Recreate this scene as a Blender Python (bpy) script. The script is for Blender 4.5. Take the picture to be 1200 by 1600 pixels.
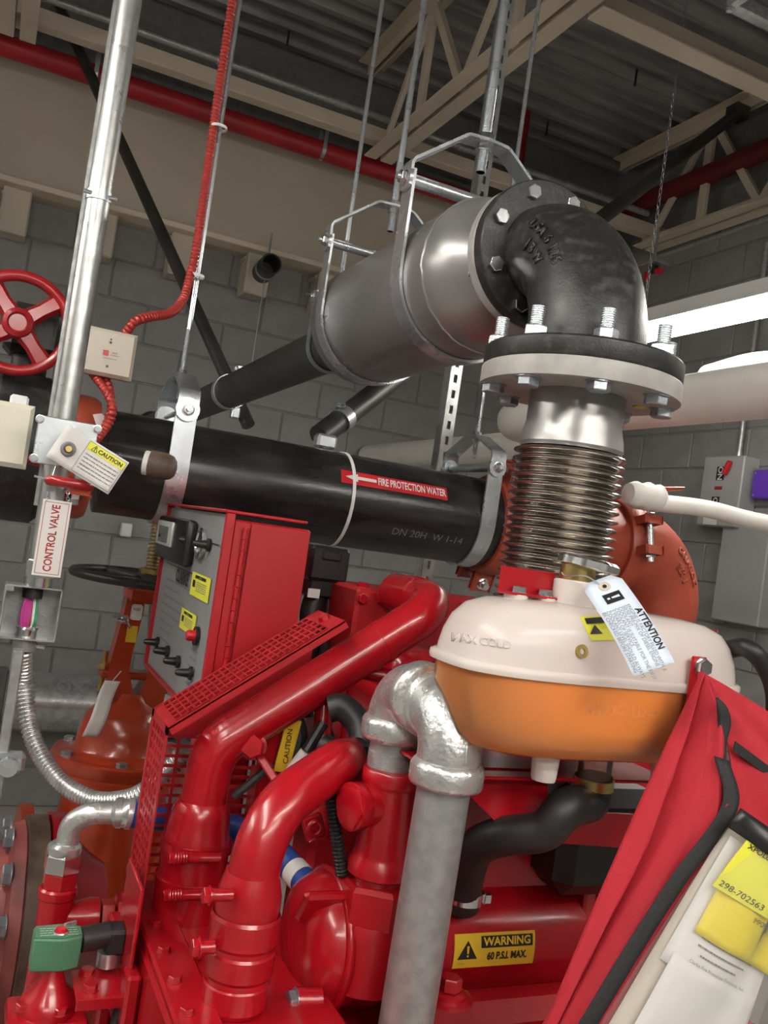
import bpy, bmesh, math, random
from mathutils import Vector, Matrix
random.seed(7)
for _o in list(bpy.data.objects): bpy.data.objects.remove(_o)
S = bpy.context.scene
COL = S.collection
PI = math.pi
# ---------------------------------------------------------------- camera
F, YAW, ROLL, PIT = 1400.0, math.radians(24.1), math.radians(8.3), math.radians(1.8)
CAM = Vector((0, 0, 1.6))
FW = Vector((math.sin(YAW)*math.cos(PIT), math.cos(YAW)*math.cos(PIT), math.sin(PIT)))
R0 = Vector((math.cos(YAW), -math.sin(YAW), 0)); U0 = R0.cross(FW)
RT = R0*math.cos(ROLL)+U0*math.sin(ROLL); UP = U0*math.cos(ROLL)-R0*math.sin(ROLL)
cd = bpy.data.cameras.new('camera'); cam = bpy.data.objects.new('camera', cd); COL.objects.link(cam)
cd.sensor_fit = 'HORIZONTAL'; cd.sensor_width = 36.0; cd.lens = 36.0*F/1200.0; cd.clip_start = .02
M = Matrix((RT, UP, -FW)).transposed().to_4x4(); M.translation = CAM; cam.matrix_world = M
S.camera = cam
# ---------------------------------------------------------------- world and exposure
W = bpy.data.worlds.new('room_air'); S.world = W; W.use_nodes = True
W.node_tree.nodes['Background'].inputs[0].default_value = (.9, .93, 1, 1)
W.node_tree.nodes['Background'].inputs[1].default_value = .05
S.view_settings.view_transform = 'Standard'; S.view_settings.look = 'None'
S.view_settings.exposure = 0.0; S.view_settings.gamma = 1.0; S.view_settings.use_curve_mapping = False
TUBE_POWER = 54.0          # emission of every fluorescent tube in the room
# ---------------------------------------------------------------- measuring helpers (photo pixel -> point of the room)
def ray(x, y): return FW+RT*((x-600)/F)+UP*((800-y)/F)
def D(x, y, d): return CAM+ray(x, y)*d
def pln(x, y, ax, val):
    r = ray(x, y); return CAM+r*((val-CAM[ax])/r[ax])
def PX(x, y, v): return pln(x, y, 0, v)
def PY(x, y, v): return pln(x, y, 1, v)
def PZ(x, y, v): return pln(x, y, 2, v)
V = Vector
EX, EY, EZ = V((1, 0, 0)), V((0, 1, 0)), V((0, 0, 1))
# ---------------------------------------------------------------- materials
MATS = {}
def mat(name, col, rough=.5, metal=0., var=0., vscale=8., bump=0., bscale=60., coat=0., spec=.5, stretch=None, col2=None, rvar=0., emis=0., sss=0.):
    m = bpy.data.materials.new(name); m.use_nodes = True; MATS[name] = m
    nt = m.node_tree; b = nt.nodes['Principled BSDF']
    b.inputs['Base Color'].default_value = (*col, 1); b.inputs['Roughness'].default_value = rough
    b.inputs['Metallic'].default_value = metal; b.inputs['Coat Weight'].default_value = coat
    b.inputs['Coat Roughness'].default_value = .12; b.inputs['Specular IOR Level'].default_value = spec
    if sss: b.inputs['Subsurface Weight'].default_value = sss; b.inputs['Subsurface Radius'].default_value = (.02, .012, .006)
    if emis: b.inputs['Emission Color'].default_value = (*col, 1); b.inputs['Emission Strength'].default_value = emis
    tc = nt.nodes.new('ShaderNodeTexCoord'); mp = nt.nodes.new('ShaderNodeMapping'); nt.links.new(tc.outputs['Object'], mp.inputs[0])
    if stretch: mp.inputs['Scale'].default_value = stretch
    if var or rvar:
        n = nt.nodes.new('ShaderNodeTexNoise'); n.inputs['Scale'].default_value = vscale; n.inputs['Detail'].default_value = 6
        nt.links.new(mp.outputs[0], n.inputs['Vector'])
        if var:
            mx = nt.nodes.new('ShaderNodeMix'); mx.data_type = 'RGBA'
            c2 = col2 if col2 else tuple(c*(1-var) for c in col); c1 = col if col2 else tuple(min(1, c*(1+var*.6)) for c in col)
            mx.inputs[6].default_value = (*c1, 1); mx.inputs[7].default_value = (*c2, 1)
            rp = nt.nodes.new('ShaderNodeMapRange'); rp.inputs[1].default_value = .38; rp.inputs[2].default_value = .62
            if col2: rp.inputs[1].default_value = .5; rp.inputs[2].default_value = .5+.3*(1.05-var)
            nt.links.new(n.outputs[0], rp.inputs[0]); nt.links.new(rp.outputs[0], mx.inputs[0]); nt.links.new(mx.outputs[2], b.inputs['Base Color'])
        if rvar:
            r2 = nt.nodes.new('ShaderNodeMapRange'); r2.inputs[1].default_value = .3; r2.inputs[2].default_value = .7
            r2.inputs[3].default_value = max(.03, rough-rvar); r2.inputs[4].default_value = min(1, rough+rvar)
            nt.links.new(n.outputs[0], r2.inputs[0]); nt.links.new(r2.outputs[0], b.inputs['Roughness'])
    if bump:
        n2 = nt.nodes.new('ShaderNodeTexNoise'); n2.inputs['Scale'].default_value = bscale; n2.inputs['Detail'].default_value = 4
        bp = nt.nodes.new('ShaderNodeBump'); bp.inputs['Strength'].default_value = bump; bp.inputs['Distance'].default_value = .004
        nt.links.new(mp.outputs[0], n2.inputs['Vector']); nt.links.new(n2.outputs[0], bp.inputs['Height']); nt.links.new(bp.outputs[0], b.inputs['Normal'])
    return m
mat('red', (.37, .004, .010), .27, var=.12, vscale=5, bump=.06, bscale=45, coat=.35)
mat('red_matte', (.37, .008, .013), .40, var=.08, vscale=9, bump=.03, bscale=200)
mat('red_wheel', (.32, .008, .012), .3, coat=.4, var=.1)
mat('red_pipe', (.33, .009, .014), .45, var=.15)
mat('red_pipe_shaded', (.14, .010, .014), .55, var=.2)  # pipe red darkened: the shade beside the right wall is in the colour
mat('red_brown', (.28, .07, .06), .55, var=.35, vscale=14, bump=.2, bscale=50)
mat('orange', (.38, .042, .012), .28, coat=.4, var=.12, bump=.08, bscale=40)
mat('coupling', (.36, .060, .030), .42, var=.12, bump=.08, bscale=50)
mat('black_pipe', (.013, .013, .013), .30, var=.5, col2=(.035, .032, .03), vscale=5, stretch=(1, 3, 5), rvar=.09, bump=.03, bscale=40)
mat('black_steel', (.035, .033, .030), .45, var=.4, vscale=6)
mat('cast_black', (.016, .016, .016), .42, var=.35, col2=(.05, .048, .045), vscale=60, bump=.12, bscale=320, rvar=.08)
mat('rubber', (.014, .014, .015), .48, var=.3, vscale=12, bump=.05)
mat('black_plastic', (.012, .012, .013), .35, bump=.03)
mat('grey_paint', (.30, .295, .29), .31, metal=.55, var=.08, vscale=4, rvar=.05)
mat('flange_grey', (.40, .39, .37), .42, metal=.1, var=.15, vscale=25)
mat('zinc', (.62, .66, .69), .30, metal=.85, var=.14, vscale=18, rvar=.08)
mat('zinc_dark', (.42, .46, .50), .35, metal=.8, var=.2, vscale=10)
mat('chrome', (.75, .76, .78), .17, metal=1., rvar=.06, vscale=30)
mat('galv', (.37, .38, .375), .36, metal=.55, var=.14, vscale=60, bump=.10, bscale=160, rvar=.08)
mat('conduit_steel', (.50, .51, .50), .33, metal=.8, var=.2, vscale=30, rvar=.08)
mat('galv_cast', (.64, .65, .64), .30, metal=.75, var=.12, vscale=45, bump=.30, bscale=180, rvar=.08)
mat('galv_bright', (.62, .63, .63), .27, metal=.75, var=.18, vscale=30)
mat('stainless', (.56, .53, .49), .18, metal=1., var=.2, vscale=20, rvar=.05)
mat('brass', (.55, .42, .16), .3, metal=1., var=.2, vscale=40)
mat('stem', (.55, .47, .30), .28, metal=1.)
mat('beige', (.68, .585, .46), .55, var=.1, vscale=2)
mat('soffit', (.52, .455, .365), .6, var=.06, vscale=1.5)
mat('deck', (.37, .365, .36), .36, metal=.3, var=.35, vscale=5, stretch=(.3, 3, 3))
mat('block', (.255, .253, .245), .62, var=.07, vscale=12, bump=.35, bscale=70)
mat('mortar', (.24, .237, .23), .7, var=.1, vscale=20, bump=.3)
mat('floor', (.42, .40, .37), .5, var=.2, vscale=2)
mat('plain_wall', (.33, .325, .31), .65, var=.05)
mat('white_wrap', (.82, .80, .74), .45, var=.05, vscale=6)
mat('white_paint', (.80, .80, .78), .35)
mat('white_plastic', (.80, .80, .80), .4)
mat('cream', (.62, .56, .46), .4, var=.03)
mat('cream_pale', (.72, .69, .56), .4)
mat('paper', (.78, .77, .74), .7)
mat('paper_blue', (.70, .78, .90), .6)
mat('yellow', (.80, .66, .02), .45)
mat('label_yellow', (.82, .80, .06), .5)
mat('amber_label', (.80, .52, .03), .42)
mat('ink', (.012, .012, .012), .5)
mat('ink_soft', (.20, .20, .21), .6)
mat('ink_red', (.35, .012, .02), .5)
mat('sticker_red', (.50, .012, .018), .35)
mat('white_print', (.75, .73, .70), .45)
mat('panel_grey', (.25, .255, .26), .42, var=.06)
mat('display', (.10, .115, .12), .2)
mat('elec_grey', (.36, .365, .36), .45)
mat('purple', (.13, .045, .45), .4)
mat('blue_hose', (.02, .06, .27), .38, bump=.1, bscale=300)
mat('green_box', (.07, .20, .11), .4, var=.1)
mat('copper', (.30, .085, .035), .5, var=.2)
mat('wire_pink', (.55, .06, .30), .4)
mat('wire_green', (.03, .30, .10), .4)
mat('fabric', (.40, .008, .020), .75, var=.06, bump=.25, bscale=900)
mat('fabric_black', (.012, .012, .013), .7, bump=.3, bscale=700)
mat('tinted', (.34, .24, .10), .5)
mat('rust', (.10, .065, .045), .55, var=.4, vscale=25, bump=.2)
mat('tube_glow', (1., .96, .90), .4, emis=TUBE_POWER)
mat('coolant', (1., .37, .055), .35, var=.04, vscale=3)
mat('red_cable', (.42, .045, .035), .36, metal=.35)
mat('silver', (.68, .68, .67), .35, metal=.4)
def mix_mat(name, col, transp, transl, gloss_rough=.15, tint=(1, 1, 1), gloss=.12, dif=None):
    m = bpy.data.materials.new(name); m.use_nodes = True; MATS[name] = m; nt = m.node_tree
    for n in list(nt.nodes): nt.nodes.remove(n)
    out = nt.nodes.new('ShaderNodeOutputMaterial')
    d = nt.nodes.new('ShaderNodeBsdfDiffuse'); d.inputs[0].default_value = (*(dif or col), 1)
    t = nt.nodes.new('ShaderNodeBsdfTranslucent'); t.inputs[0].default_value = (*col, 1)
    tr = nt.nodes.new('ShaderNodeBsdfTransparent'); tr.inputs[0].default_value = (*tint, 1)
    g = nt.nodes.new('ShaderNodeBsdfGlossy'); g.inputs['Roughness'].default_value = gloss_rough
    a = nt.nodes.new('ShaderNodeMixShader'); a.inputs[0].default_value = transl
    nt.links.new(d.outputs[0], a.inputs[1]); nt.links.new(t.outputs[0], a.inputs[2])
    c = nt.nodes.new('ShaderNodeMixShader'); c.inputs[0].default_value = transp
    nt.links.new(a.outputs[0], c.inputs[1]); nt.links.new(tr.outputs[0], c.inputs[2])
    fr = nt.nodes.new('ShaderNodeFresnel'); fr.inputs[0].default_value = 1.45
    e = nt.nodes.new('ShaderNodeMixShader'); nt.links.new(fr.outputs[0], e.inputs[0])
    nt.links.new(c.outputs[0], e.inputs[1]); nt.links.new(g.outputs[0], e.inputs[2]); nt.links.new(e.outputs[0], out.inputs[0])
    return m
mix_mat('milky', (1., .92, .86), .05, .30, .22)
mix_mat('milky_low', (1., .70, .45), .88, .3, .22, tint=(1, .98, .95))
mix_mat('clear_plastic', (.75, .73, .70), .86, .3, .08)
# ---------------------------------------------------------------- mesh helpers
def frame(axis, up=None):
    a = V(axis).normalized()
    u = V(up) if up is not None else (EZ if abs(a.z) < .9 else EX)
    x = u.cross(a).normalized(); y = a.cross(x)
    return x, y, a
class MB:
    def __init__(s): s.bm = bmesh.new()
    def vs(s, pts): return [s.bm.verts.new(p) for p in pts]
    def face(s, vs):
        try: return s.bm.faces.new(vs)
        except ValueError: return None
    def poly(s, pts): s.face(s.vs(pts)); return s
    def rings(s, rings, closed_u=True, cap0=True, cap1=True, loop=False):
        R_ = [s.vs(r) for r in rings]; n = len(R_[0]); m = len(R_)
        for i in range(m if loop else m-1):
            a, b = R_[i], R_[(i+1) % m]
            for j in range(n if closed_u else n-1):
                k = (j+1) % n; s.face([a[j], a[k], b[k], b[j]])
        if not loop and closed_u:
            if cap0: s.face(R_[0][::-1])
            if cap1: s.face(R_[-1])
        return s
    def box(s, c, size, rot=None, bev=0., seg=1, axes=None):
        c = V(c); h = V(size)*.5
        ret = bmesh.ops.create_cube(s.bm, size=1.0); vv = ret['verts']
        if axes is not None: m3 = Matrix(axes).transposed()
        elif rot is not None: m3 = rot if isinstance(rot, Matrix) else Matrix.Rotation(rot, 3, 'Z')
        else: m3 = Matrix.Identity(3)
        for v in vv: v.co = c+m3 @ V((v.co.x*size[0], v.co.y*size[1], v.co.z*size[2]))
        if bev:
            es = list({e for v in vv for e in v.link_edges})
            bmesh.ops.bevel(s.bm, geom=es, offset=bev, segments=seg, affect='EDGES', profile=.5)
        return s
    def tube(s, pts, r, n=16, cap=True, closed=False):
        pts = [V(p) for p in pts]; m = len(pts); rs = r if isinstance(r, (list, tuple)) else [r]*m
        tang = []
        for i in range(m):
            if closed: t = pts[(i+1) % m]-pts[i-1]
            else: t = pts[min(i+1, m-1)]-pts[max(i-1, 0)]
            tang.append(t.normalized())
        x, y, _ = frame(tang[0]); rings = []
        for i in range(m):
            x = (x-tang[i]*x.dot(tang[i])).normalized(); y = tang[i].cross(x)
            rings.append([pts[i]+(x*math.cos(2*PI*j/n)+y*math.sin(2*PI*j/n))*rs[i] for j in range(n)])
        return s.rings(rings, cap0=cap, cap1=cap, loop=closed)
    def cyl(s, p0, p1, r0, r1=None, n=24, cap=True):
        p0, p1 = V(p0), V(p1); x, y, a = frame(p1-p0); r1 = r0 if r1 is None else r1
        return s.rings([[p+(x*math.cos(2*PI*j/n)+y*math.sin(2*PI*j/n))*r for j in range(n)] for p, r in ((p0, r0), (p1, r1))], cap0=cap, cap1=cap)
    def lathe(s, prof, o, axis, n=32, cap0=True, cap1=True, up=None, sx=1., sy=1.):
        o = V(o); x, y, a = frame(axis, up)
        return s.rings([[o+a*h+(x*math.cos(2*PI*j/n)*sx+y*math.sin(2*PI*j/n)*sy)*max(r, 1e-5) for j in range(n)] for r, h in prof], cap0=cap0, cap1=cap1)
    def ringlathe(s, prof, o, axis, n=32):      # closed profile (a ring with a hole)
        o = V(o); x, y, a = frame(axis)
        return s.rings([[o+a*h+(x*math.cos(2*PI*j/n)+y*math.sin(2*PI*j/n))*r for j in range(n)] for r, h in prof], loop=True)
    def torus(s, o, axis, R, r, n=36, k=10):
        return s.ringlathe([(R+r*math.cos(2*PI*i/k), r*math.sin(2*PI*i/k)) for i in range(k)], o, axis, n)
    def hexp(s, o, axis, r, h, up=None, ch=.12):
        o = V(o); x, y, a = frame(axis, up)
        def rg(rr, hh): return [o+a*hh+(x*math.cos(PI*j/3)+y*math.sin(PI*j/3))*rr for j in range(6)]
        return s.rings([rg(r, 0), rg(r, h*(1-ch)), rg(r*.9, h)])
    def prism(s, out, o, ax, ay, az, th):      # outline (x,y) in plane (ax,ay) extruded along az
        o = V(o); a = [o+ax*p[0]+ay*p[1] for p in out]; b = [p+az*th for p in a]
        return s.rings([a, b])
    def strap(s, pts, ax, w, th, up_ref=None):  # flat bar bent along pts; width along ax
        pts = [V(p) for p in pts]; m = len(pts); rings = []
        for i in range(m):
            t = (pts[min(i+1, m-1)]-pts[max(i-1, 0)]).normalized(); nn = ax.cross(t).normalized()
            rings.append([pts[i]+ax*(w/2)-nn*(th/2), pts[i]+ax*(w/2)+nn*(th/2), pts[i]-ax*(w/2)+nn*(th/2), pts[i]-ax*(w/2)-nn*(th/2)])
        return s.rings(rings)
    def grid(s, fn, nu, nv, closed=False):
        return s.rings([[fn(i/nu, j/nv) for i in range(nu+(0 if closed else 1))] for j in range(nv+1)], closed_u=closed, cap0=closed, cap1=closed)
    def perf(s, o, ax, ay, nx, ny, fx, fy, th):  # sheet with nx*ny punched holes, real thickness
        o, ax, ay = V(o), V(ax), V(ay); n = ax.cross(ay).normalized()*th
        for i in range(nx):
            for j in range(ny):
                c = [o+ax*((i+a)/nx)+ay*((j+b)/ny) for a, b in ((0, 0), (1, 0), (1, 1), (0, 1))]
                p, q = (1-fx)/2, (1-fy)/2
                k = [o+ax*((i+a)/nx)+ay*((j+b)/ny) for a, b in ((p, q), (1-p, q), (1-p, 1-q), (p, 1-q))]
                A, B, A2, B2 = s.vs(c), s.vs(k), s.vs([x+n for x in c]), s.vs([x+n for x in k])
                for t in range(4):
                    w = (t+1) % 4
                    s.face([A[t], A[w], B[w], B[t]]); s.face([A2[t], B2[t], B2[w], A2[w]]); s.face([B[t], B[w], B2[w], B2[t]])
        return s
    def mesh(s, name, smooth=35, norm=True):
        if norm:
            bmesh.ops.remove_doubles(s.bm, verts=s.bm.verts, dist=1e-6)
            bmesh.ops.recalc_face_normals(s.bm, faces=s.bm.faces)
        me = bpy.data.meshes.new(name); s.bm.to_mesh(me); s.bm.free()
        if smooth:
            for p in me.polygons: p.use_smooth = True
            me.set_sharp_from_angle(angle=math.radians(smooth))
        return me
    def build(s, name, m, parent=None, label=None, cat=None, group=None, kind=None, smooth=35, solid=0., sub=0, norm=True):
        me = s.mesh(name, smooth, norm); me.materials.append(MATS[m])
        o = bpy.data.objects.new(name, me); COL.objects.link(o)
        if solid: md = o.modifiers.new('thickness', 'SOLIDIFY'); md.thickness = solid; md.offset = 0
        if sub: md = o.modifiers.new('smooth', 'SUBSURF'); md.levels = sub; md.render_levels = sub
        attach(o, parent); tag(o, label, cat, group, kind)
        return o
def tag(o, label=None, cat=None, group=None, kind=None):
    if label: o['label'] = label
    if cat: o['category'] = cat
    if group: o['group'] = group
    if kind: o['kind'] = kind
def world_of(o):
    m = o.matrix_basis.copy() if not o.parent else world_of(o.parent) @ o.matrix_parent_inverse @ o.matrix_basis
    return m
def attach(o, parent):
    if parent is not None:
        o.parent = parent; o.matrix_parent_inverse = world_of(parent).inverted()
def thing(name, label, cat, loc=(0, 0, 0), group=None):
    o = bpy.data.objects.new(name, None); COL.objects.link(o); o.location = V(loc); o.empty_display_size = .05
    tag(o, label, cat, group); return o
def inst(name, me, parent, loc, axis=EZ, up=None, scale=1., spin=0.):
    o = bpy.data.objects.new(name, me); COL.objects.link(o)
    x, y, a = frame(axis, up); m = Matrix((x, y, a)).transposed().to_4x4() @ Matrix.Rotation(spin, 4, 'Z') @ Matrix.Scale(scale, 4); m.translation = V(loc)
    o.matrix_basis = m; attach(o, parent); return o
def shared(mb, name, m, smooth=35):
    me = mb.mesh(name, smooth); me.materials.append(MATS[m]); return me
def crom(pts, n=8):
    pts = [V(p) for p in pts]; P_ = [pts[0]*2-pts[1]]+pts+[pts[-1]*2-pts[-2]]; out = []
    for i in range(1, len(P_)-2):
        a, b, c, d = P_[i-1:i+3]
        for k in range(n):
            t = k/n; out.append(.5*((2*b)+(c-a)*t+(2*a-5*b+4*c-d)*t*t+(3*b-a-3*c+d)*t**3))
    out.append(pts[-1]); return out
def fillet(pts, r, n=10):
    pts = [V(p) for p in pts]; out = [pts[0]]
    for i in range(1, len(pts)-1):
        a = (pts[i-1]-pts[i]); b = (pts[i+1]-pts[i]); la, lb = a.length, b.length; a.normalize(); b.normalize()
        ang = a.angle(b)
        if ang > PI-.02: out.append(pts[i]); continue
        t = min(r/math.tan(ang/2), la*.49, lb*.49); rr = t*math.tan(ang/2)
        c = pts[i]+(a+b).normalized()*(rr/math.sin(ang/2)); s0 = pts[i]+a*t-c; s1 = pts[i]+b*t-c; th = s0.angle(s1)
        for k in range(n+1):
            f = k/n; out.append(c+(s0*math.sin((1-f)*th)+s1*math.sin(f*th))/math.sin(th))
    out.append(pts[-1]); return out
def resample(pts, step):
    pts = [V(p) for p in pts]; L = [0]
    for i in range(1, len(pts)): L.append(L[-1]+(pts[i]-pts[i-1]).length)
    n = max(2, int(L[-1]/step)); out = []; k = 0
    for i in range(n+1):
        s_ = L[-1]*i/n
        while k < len(pts)-2 and L[k+1] < s_: k += 1
        f = (s_-L[k])/max(1e-9, L[k+1]-L[k]); out.append(pts[k].lerp(pts[k+1], min(1, max(0, f))))
    return out
def corrug(mb, pts, r, pitch, depth, n=12):     # corrugated flexible conduit
    q = resample(pts, pitch/6); prof = [1, 1-.12*depth, 1-.7*depth, 1-depth, 1-.7*depth, 1-.12*depth]
    return mb.tube(q, [r*prof[i % 6] for i in range(len(q))], n)
def text(body, size, fn, name, m, parent, align='CENTER', bold=0., sx=1., kind=None, rot=0., raised=0.):
    cu = bpy.data.curves.new('t', 'FONT'); cu.body = body; cu.size = size; cu.align_x = align; cu.align_y = 'CENTER'; cu.resolution_u = 3; cu.offset = bold
    o = bpy.data.objects.new('t', cu); COL.objects.link(o)
    dg = bpy.context.evaluated_depsgraph_get(); me = bpy.data.meshes.new_from_object(o.evaluated_get(dg))
    bpy.data.objects.remove(o); bpy.data.curves.remove(cu)
    c, s = math.cos(rot), math.sin(rot)
    for v in me.vertices:
        x, y = v.co.x*sx, v.co.y; v.co = fn(x*c-y*s, x*s+y*c)
    me.name = name; me.materials.clear(); me.materials.append(MATS[m])
    ob = bpy.data.objects.new(name, me); COL.objects.link(ob); attach(ob, parent)
    if kind: ob['kind'] = kind
    if raised: md = ob.modifiers.new('relief', 'SOLIDIFY'); md.thickness = raised; md.offset = 0
    return ob
def planefn(o, ax, ay):
    o, ax, ay = V(o), V(ax), V(ay); return lambda x, y: o+ax*x+ay*y
def bars(lines, fn, th, name, m, parent):        # printed lines too small to read: rows of dashes
    mb = MB()
    for (x0, x1, y) in lines:
        x = x0
        while x < x1:
            w = min(random.uniform(th*1.5, th*6), x1-x)
            mb.poly([fn(x, y), fn(x+w, y), fn(x+w, y+th), fn(x, y+th)]); x += w+th*.7
    return mb.build(name, m, parent, smooth=0, norm=False)
def rect(mb, fn, x0, y0, x1, y1): mb.poly([fn(x0, y0), fn(x1, y0), fn(x1, y1), fn(x0, y1)]); return mb
# shared fasteners (unit size: across-corner radius 1)
def bolt_mesh(name, m, h=.75, wash=True):
    mb = MB()
    if wash: mb.lathe([(1.15, 0), (1.15, .12), (1.0, .14)], (0, 0, 0), EZ, 14)
    mb.hexp((0, 0, .1), EZ, 1., h); return shared(mb, name, m, 30)
BOLT_Z = bolt_mesh('bolt_zinc', 'chrome'); BOLT_R = bolt_mesh('bolt_red', 'red'); BOLT_K = bolt_mesh('bolt_grey', 'zinc_dark')
def stud_mesh(m):
    mb = MB(); pr = []; z = 0
    while z < 2.0: pr += [(.50, z), (.60, z+.07), (.60, z+.11), (.50, z+.17)]; z += .19
    pr += [(.45, z)]; mb.hexp((0, 0, 0), EZ, 1., 1.0); mb.lathe(pr, (0, 0, .6), EZ, 14); return shared(mb, 'stud', m, 25)
STUD = stud_mesh('zinc')
# ================================================================ the room
WV, WU = 4.85, 3.5            # inner faces of back wall and right wall
ZD = 4.2                      # underside of the roof deck
def struct(name, mb, m): return mb.build(name, m, kind='structure')
struct('floor', MB().box((.25, 1, -.05), (6.8, 8.2, .1)), 'floor')
wall_back = struct('wall_back', MB().box((.25, WV+.105, 2.1), (6.8, .2, 4.3)), 'mortar')
wall_right = struct('wall_right', MB().box((WU+.105, .9, 2.1), (.2, 8.1, 4.3)), 'mortar')
struct('wall_left', MB().box((-3.1, .9, 2.1), (.2, 8.1, 4.3)), 'plain_wall')
struct('wall_front', MB().box((.25, -3.05, 2.1), (6.8, .2, 4.3)), 'plain_wall')
BL, BH = .4064, .2032
def block_mesh(w):
    return shared(MB().box((0, 0, 0), (w-.009, .03, BH-.009), bev=.004), 'block', 'block')
bm_full, bm_half = block_mesh(BL), block_mesh(BL/2)
def blocks(wall, along, axis_val, a0, a1, n_courses, sgn):
    for k in range(n_courses):
        a = a1-(BL/2 if k % 2 else 0)
        if k % 2:
            c = a1-BL/4; p = (c, axis_val+.011, (k+.5)*BH) if along == 'x' else (axis_val+.011, c, (k+.5)*BH)
            inst('block', bm_half, wall, p, EZ, up=(EY if along == 'x' else -EX))
        while a-BL > a0:
            c = a-BL/2; p = (c, axis_val+.011, (k+.5)*BH) if along == 'x' else (axis_val+.011, c, (k+.5)*BH)
            inst('block', bm_full, wall, p, EZ, up=(EY if along == 'x' else -EX)); a -= BL
blocks(wall_back, 'x', WV, -1.3, WU-.004, 15, 1)
blocks(wall_right, 'y', WU, .9, WV-.004, 18, 1)
# ribbed steel roof deck, ribs running along the back wall
mb = MB(); prof = []; y = -3.0; P_ = .152
while y < WV: prof += [(y, .0), (y+.045, .0), (y+.062, .055), (y+.135, .055)]; y += P_
mb.rings([[V((u, p[0], ZD+p[1])) for p in prof] for u in (-3.1, WU+.1)], closed_u=False)
deck = struct('ceiling', mb, 'deck')
mb = MB().box((.2, 1, ZD+.14), (6.8, 8, .1)); mb.build('roof_slab', 'mortar', deck)
for x_, y_ in ((292, 42), (452, 48), (381, 75), (505, 128), (995, 111), (856, 192)):
    p = PZ(x_, y_, ZD); MB().box(p-EZ*.035, (.012, .004, .09)).build('hanger_tab', 'black_steel', deck)
# ---- beige beam on top of the back wall
bz0, bz1, bv = 3.02, 3.64, 4.65
beam = thing('ledge_beam', 'deep beige painted beam lying along the top of the back wall', 'beam', (0, bv, bz0))
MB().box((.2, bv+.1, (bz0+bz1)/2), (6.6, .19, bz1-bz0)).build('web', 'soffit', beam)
MB().box((.2, bv+.03, bz0+.012), (6.6, .13, .03), bev=.004).build('bottom_flange', 'beige', beam)
MB().box((.2, bv+.04, bz1+.012), (6.6, .16, .025), bev=.004).build('top_flange', 'beige', beam)
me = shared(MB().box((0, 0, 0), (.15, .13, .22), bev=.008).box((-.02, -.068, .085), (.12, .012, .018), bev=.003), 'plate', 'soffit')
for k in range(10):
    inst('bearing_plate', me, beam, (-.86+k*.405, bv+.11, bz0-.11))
# ---- open web joists
ZB = 3.55
def joist(u, label, v_end_b=4.32, v_end_t=4.64):
    t = thing('bar_joist', label, 'joist', (u, 1, ZB), 'open web roof joists')
    mb = MB()
    for s in (-1, 1):
        mb.box((u+s*.046, (v_end_b-3)/2, ZB+.004), (.066, v_end_b+3, .007)); mb.box((u+s*.015, (v_end_b-3)/2, ZB+.033), (.007, v_end_b+3, .06))
    mb.build('bottom_chord', 'beige', t)
    mb = MB()
    for s in (-1, 1):
        mb.box((u+s*.046, (v_end_t-3)/2, ZD-.006), (.066, v_end_t+3, .007)); mb.box((u+s*.015, (v_end_t-3)/2, ZD-.036), (.007, v_end_t+3, .06))
    mb.build('top_chord', 'beige', t)
    v = 4.28; k = 0
    while v > .6:
        if k % 2 == 0: p0, p1 = V((u, v, ZB+.03)), V((u, v-.42, ZD-.03))
        else: p0, p1 = V((u, v+.0, ZD-.03)), V((u, v-.42, ZB+.03))
        d = (p1-p0); m_ = MB().box((p0+p1)/2, (.024, .042, d.length), axes=(EX, d.normalized().cross(EX), d.normalized()), bev=.002)
        m_.build('web_bar', 'beige', t)
        if k % 2 == 0: MB().box((u, v-.42, (ZB+ZD)/2), (.026, .055, ZD-ZB-.04), bev=.002).build('web_post', 'beige', t)
        v -= .42; k += 1
    return t
joist(1.61, 'open web beige joist whose chord runs above the big grey exhaust pipe')
joist(3.37, 'beige open web joist running close along the right wall')
joist(-.15, 'beige open web joist at the far upper left corner')
# bridging along the wall with a conduit above it
mb = MB().box((1.4, 4.24, 3.645), (4.1, .012, .068), bev=.002).box((1.4, 4.275, 3.614), (4.1, .07, .01), bev=.002)
mb.build('bridging_angle', 'beige', label='beige steel angle running across under the joists near the back wall', cat='beam')
mb = MB().tube([(-.7, 4.21, 3.715), (3.28, 4.21, 3.715)], .018, 12)
for u in (-.2, .7, 1.3, 2.0, 2.7): mb.cyl((u, 4.21, 3.715), (u+.06, 4.21, 3.715), .023)
mb.build('ceiling_conduit', 'galv', label='thin grey conduit resting on the beige angle below the roof deck', cat='conduit')
mb = MB().box((2.52, 2.64, 3.555), (1.62, .09, .011), bev=.002).box((2.52, 2.68, 3.615), (1.62, .011, .12), bev=.002)
mb.build('cross_channel', 'beige', label='beige steel channel crossing between two joists at upper right', cat='beam')
MB().box((2.52, 2.30, 4.155), (1.6, .10, .05), bev=.003).build('dark_purlin', 'black_steel', label='dark flat bar under the roof deck between the two right joists', cat='beam')
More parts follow.
